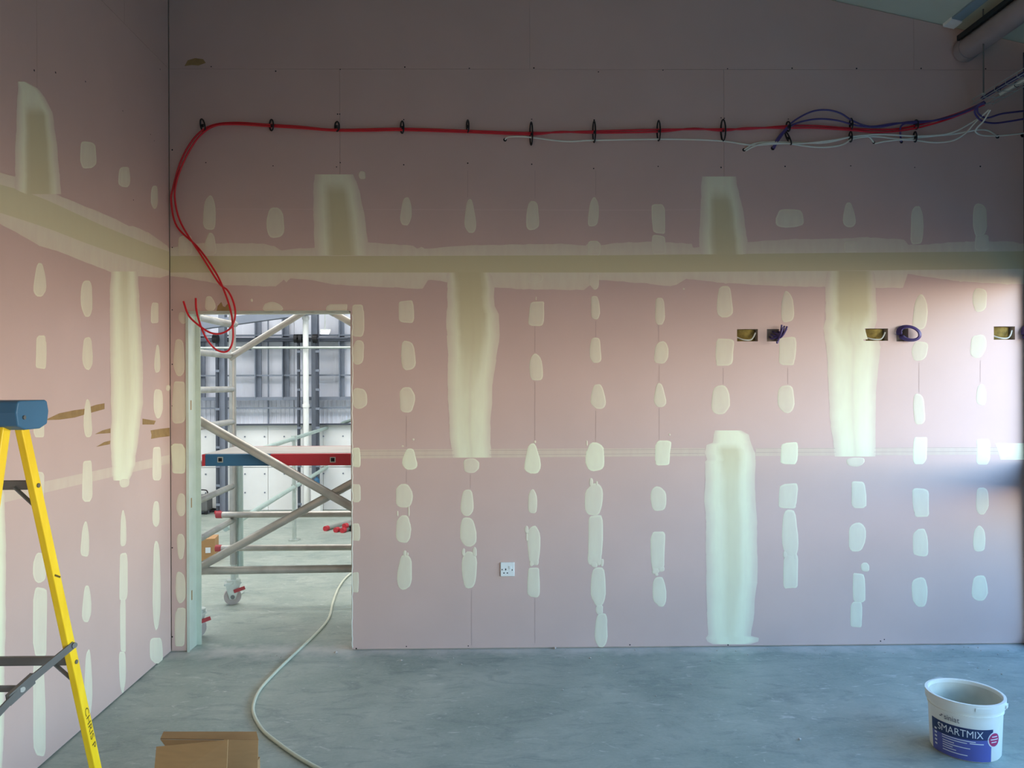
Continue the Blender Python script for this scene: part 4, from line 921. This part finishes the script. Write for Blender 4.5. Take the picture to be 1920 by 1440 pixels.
def text_mesh(s_, size):
    cu = bpy.data.curves.new('t', 'FONT'); cu.body = s_; cu.size = size; cu.align_x = 'CENTER'; cu.align_y = 'CENTER'; cu.resolution_u = 3
    ob = bpy.data.objects.new('t', cu); COL.objects.link(ob); bpy.context.view_layer.update()
    me = bpy.data.meshes.new_from_object(ob.evaluated_get(bpy.context.evaluated_depsgraph_get()))
    vs = [v.co.copy() for v in me.vertices]; fs = [tuple(p.vertices) for p in me.polygons]
    bpy.data.objects.remove(ob); bpy.data.curves.remove(cu); bpy.data.meshes.remove(me); return vs, fs
# hand lettering on the lit side of the right-hand rail
ax = (Bf - Tf).normalized(); sd = Vector((1, 0, 0)); sd = (sd - ax * sd.dot(ax)).normalized(); th = ax.cross(sd)
c0 = onrail(Bf, Tf, dep(162, 1362, 2.57).z)
vs, fs = text_mesh('CHRIS P', .036)
yv = ax.cross(sd).normalized()
if yv.y < 0: yv = -yv
MB().add([c0 + sd * .0116 + ax * v.x * 1.25 + yv * v.y * .8 for v in vs], fs).build('hand_lettering', M_ink, rails[0])
# scuff on the rail
MB().bar(onrail(Bf, Tf, dep(97, 1083, 2.43).z) + sd * .0112 - th * .012, onrail(Bf, Tf, dep(97, 1083, 2.43).z + .02) + sd * .0112 + th * .012, .006, .001, yv).build('scuff_mark', M_ink, rails[0])

# ------------------------------------------------------------------ open cardboard box at the lower edge
V = Vector
bx0, bx1 = dep(288, 1440, 2.80).x, dep(486, 1440, 2.97).x; yb0 = dep(385, 1400, 2.72).y; yb1 = dep(385, 1400, 2.97).y; H = .215
e_ = empty('open_cardboard_box', ((bx0 + bx1) / 2, (yb0 + yb1) / 2, 0), 'open brown cardboard box with raised flaps on the floor, lower left', 'box')
T_ = .005; bm_ = MB()
bm_.box(((bx0 + bx1) / 2, (yb0 + yb1) / 2, T_ / 2 + .001), (bx1 - bx0, yb1 - yb0, T_))
for xx in (bx0, bx1): bm_.box((xx, (yb0 + yb1) / 2, H / 2), (T_, yb1 - yb0, H))
for yy in (yb0, yb1): bm_.box(((bx0 + bx1) / 2, yy, H / 2), (bx1 - bx0, T_, H))
bm_.build('carton', M_kraft, e_)
def flap(pts, name='flap'):
    n = (pts[1] - pts[0]).cross(pts[3] - pts[0]).normalized(); return MB().prism(pts, n * .004).build(name, M_kraft, e_)
flap([dep(293, 1400, 2.80), dep(427, 1387, 2.78), dep(424, 1478, 2.74), dep(286, 1482, 2.75)])
fb = flap([dep(420, 1387, 2.87), dep(484, 1388, 2.88), dep(482, 1478, 2.86), dep(418, 1478, 2.85)])
flap([dep(301, 1386, 3.00), dep(485, 1388, 3.00), dep(481, 1373, 3.03), dep(307, 1373, 3.03)])
flap([V((bx0 + .006, yb1, H)), V((bx1 - .004, yb1, H)), dep(484, 1388.4, 2.995), dep(301, 1386.4, 2.995)])

# ------------------------------------------------------------------ round filler tub
bc = atz(1806, 1412); BH = .253
cc = dep(1809, 1299, 3.474); bcx, bcy = cc.x, cc.y
th_ = math.radians(-33); ua = V((math.cos(th_), math.sin(th_), 0)); va = V((-math.sin(th_), math.cos(th_), 0))
def tubp(t, z, off=0.0, A0=.140, B0=.140, A1=.150, B1=.150):
    k = z / BH; A = A0 + (A1 - A0) * k + off; B = B0 + (B1 - B0) * k + off
    # round tub
    c, s_ = math.cos(t), math.sin(t); p = 1.0
    return V((bcx, bcy, z)) + ua * A * math.copysign(abs(c) ** p, c) + va * B * math.copysign(abs(s_) ** p, s_)
tub = empty('filler_tub', (bcx, bcy, 0), 'round white plastic tub with navy and purple label on the floor', 'bucket')
N = 56; prof = [(0.004, -.012), (.0, -.004), (.008, 0), (.18, 0), (BH, 0), (BH, -.004), (.2, -.0045), (.015, -.006)]
vs = []; 
for z, o_ in prof: vs += [tubp(2 * math.pi * k / N, max(z, .0005), o_) for k in range(N)]
fs = [(i * N + k, i * N + (k + 1) % N, (i + 1) * N + (k + 1) % N, (i + 1) * N + k) for i in range(len(prof) - 1) for k in range(N)]
fs.append(tuple(range(N))[::-1]); fs.append(tuple((len(prof) - 1) * N + k for k in range(N)))
MB().add(vs, fs).build('shell', M_tub, tub, smooth=True)
def ring(z0, z1, o0, o1, name, m_, tmin=0, tmax=2 * math.pi, parent=tub):
    vs = []; n = N if tmax - tmin > 6 else 10
    full = tmax - tmin > 6; cnt = n if full else n + 1
    for z, o_ in ((z0, o0), (z0, o1), (z1, o1), (z1, o0)): vs += [tubp(tmin + (tmax - tmin) * k / n, z, o_) for k in range(cnt)]
    fs = [(i * cnt + k, i * cnt + (k + 1) % cnt, ((i + 1) % 4) * cnt + (k + 1) % cnt, ((i + 1) % 4) * cnt + k) for i in range(4) for k in range(n)]
    if not full: fs += [(0, cnt, 2 * cnt, 3 * cnt), (n, 3 * cnt + n, 2 * cnt + n, cnt + n)]
    return MB().add(vs, fs).build(name, m_, parent, smooth=True)
ring(BH - .034, BH + .002, -.001, .010, 'rim', M_tub)
vs = []
for z, o_ in ((BH - .012, -.0052), (.12, -.0056), (.03, -.007)): vs += [tubp(2 * math.pi * k / N, z - (.02 * math.sin(k * .5) if z < .2 and z > .05 else 0), o_) for k in range(N)]
MB().add(vs, [(i * N + k, (i + 1) * N + k, (i + 1) * N + (k + 1) % N, i * N + (k + 1) % N) for i in range(2) for k in range(N)] + [tuple(2 * N + k for k in range(N))]).build('residue', M_tubin, tub, smooth=True)
ring(BH - .058, BH - .053, -.001, .004, 'shell_bead', M_tub)
ring(BH - .026, BH - .012, .010, .016, 'handle_lug', M_tub, math.radians(-16), math.radians(-4))
ring(BH - .024, BH - .010, .010, .013, 'tamper_tab', M_tub, math.radians(-74), math.radians(-50))
# wrap label: arc length along the long front side
tt = np.linspace(math.radians(-178), math.radians(10), 400)
pp = [tubp(t, .12) for t in tt]; ss = [0]
for i in range(1, len(pp)): ss.append(ss[-1] + (pp[i] - pp[i - 1]).length)
ss = np.array(ss); s90 = float(np.interp(math.radians(-90), tt, ss))
def lab(s_, z, off=.0012): return tubp(float(np.interp(s_ + s90, ss, tt)), z, off)
def lab_patch(s0, s1, zf0, zf1, m_, name, off=.001, n=24, parent=tub):
    vs = []; 
    for i in range(n + 1):
        s_ = s0 + (s1 - s0) * i / n; f = i / n
        vs += [lab(s_, zf0(f) if callable(zf0) else zf0, off), lab(s_, zf1(f) if callable(zf1) else zf1, off)]
    return MB().add(vs, [(2 * i, 2 * i + 2, 2 * i + 3, 2 * i + 1) for i in range(n)]).build(name, m_, parent, smooth=True)
def lab_text(s_, sc, zc_, size, m_, name, parent=tub, off=.0022, tall=1.15):
    vs, fs = text_mesh(s_, size); return MB().add([lab(sc + v.x, zc_ + v.y * tall, off) for v in vs], fs).build(name, m_, parent)
SA, SB = -.150, .122
lb_ = lab_patch(SA, SB - .008, .004, lambda f: .146, M_lpurple, 'label', .0009, 40)
lab_patch(SA, SB - .002, lambda f: .101 - .010 * (1 - f), .146, M_lnavy, 'label_band', .0014, 40, lb_)
lab_text('siniat', -.047, .172, .030, M_lgrey, 'print', lb_)
lab_patch(-.100, -.090, .168, .172, M_lgrey, 'print', .0014, 3, lb_); lab_patch(-.093, -.085, .174, .179, M_lgrey, 'print', .0014, 3, lb_)
lab_text('SMARTMIX', -.018, .120, .0385, M_lwhite, 'print', lb_)
for s0, s1, z in ((-.090, .045, .088), (-.090, .012, .078), (.022, .078, .080), (-.088, -.038, .066), (-.088, .024, .056), (-.088, -.044, .046), (-.088, -.030, .036), (-.088, .014, .024)):
    lab_patch(s0, s1, z, z + .0035, M_lwhite, 'print', .0016, 8, lb_)
for k in range(5): lab_patch(-.132, -.118, .03 + k * .017, .038 + k * .017, M_lwhite, 'print', .0016, 3, lb_)
def disc(r, m_, name, off, z=.100, sc=.128):
    vs = [lab(sc, z, off)] + [lab(sc + r * math.cos(k * .3142), z + r * 1.05 * math.sin(k * .3142), off) for k in range(20)]
    return MB().add(vs, [(0, 1 + k, 1 + (k + 1) % 20) for k in range(20)]).build(name, m_, lb_)
disc(.033, M_lwhite, 'badge', .0018); disc(.028, M_lred, 'badge', .0024)
for k, (a, b) in enumerate(((-.014, .014), (-.02, .02), (-.016, .012))): lab_patch(.128 + a, .128 + b, .112 - k * .012, .116 - k * .012, M_lwhite, 'print', .003, 4, lb_)

# ------------------------------------------------------------------ crumbs of plaster on the slab
cr = MB()
def crumb(p, s_):
    a = [V((random.gauss(0, 1), random.gauss(0, 1), random.gauss(0, .6))).normalized() for _ in range(6)]
    pts = [V((1, 0, 0)), V((-1, 0, 0)), V((0, 1, 0)), V((0, -1, 0)), V((0, 0, 1)), V((0, 0, -1))]
    cr.add([p + V((q.x * s_ * random.uniform(.6, 1.3), q.y * s_ * random.uniform(.6, 1.3), max(-s_ * .6, q.z * s_ * .6))) + V((0, 0, s_ * .6)) for q in pts],
           [(0, 2, 4), (2, 1, 4), (1, 3, 4), (3, 0, 4), (2, 0, 5), (1, 2, 5), (3, 1, 5), (0, 3, 5)])
for _ in range(110): crumb(V((random.uniform(.2, 5.8), -abs(random.gauss(0, .22)) - .03, 0)), random.uniform(.002, .006))
for _ in range(50): crumb(V((random.uniform(.3, 5.6), random.uniform(-2.4, -.3), 0)), random.uniform(.002, .004))
for x, y, s_ in ((630, 1226, .016), (1040, 1217, .012), (865, 1247, .007), (1107, 1235, .008), (1499, 1388, .010), (1230, 1306, .006), (752, 1240, .010)): crumb(atz(x, y), s_)
o = cr.build('plaster_crumbs', M_core, kind='stuff'); tag(o, 'scattered crumbs of plaster on the concrete floor', 'debris')
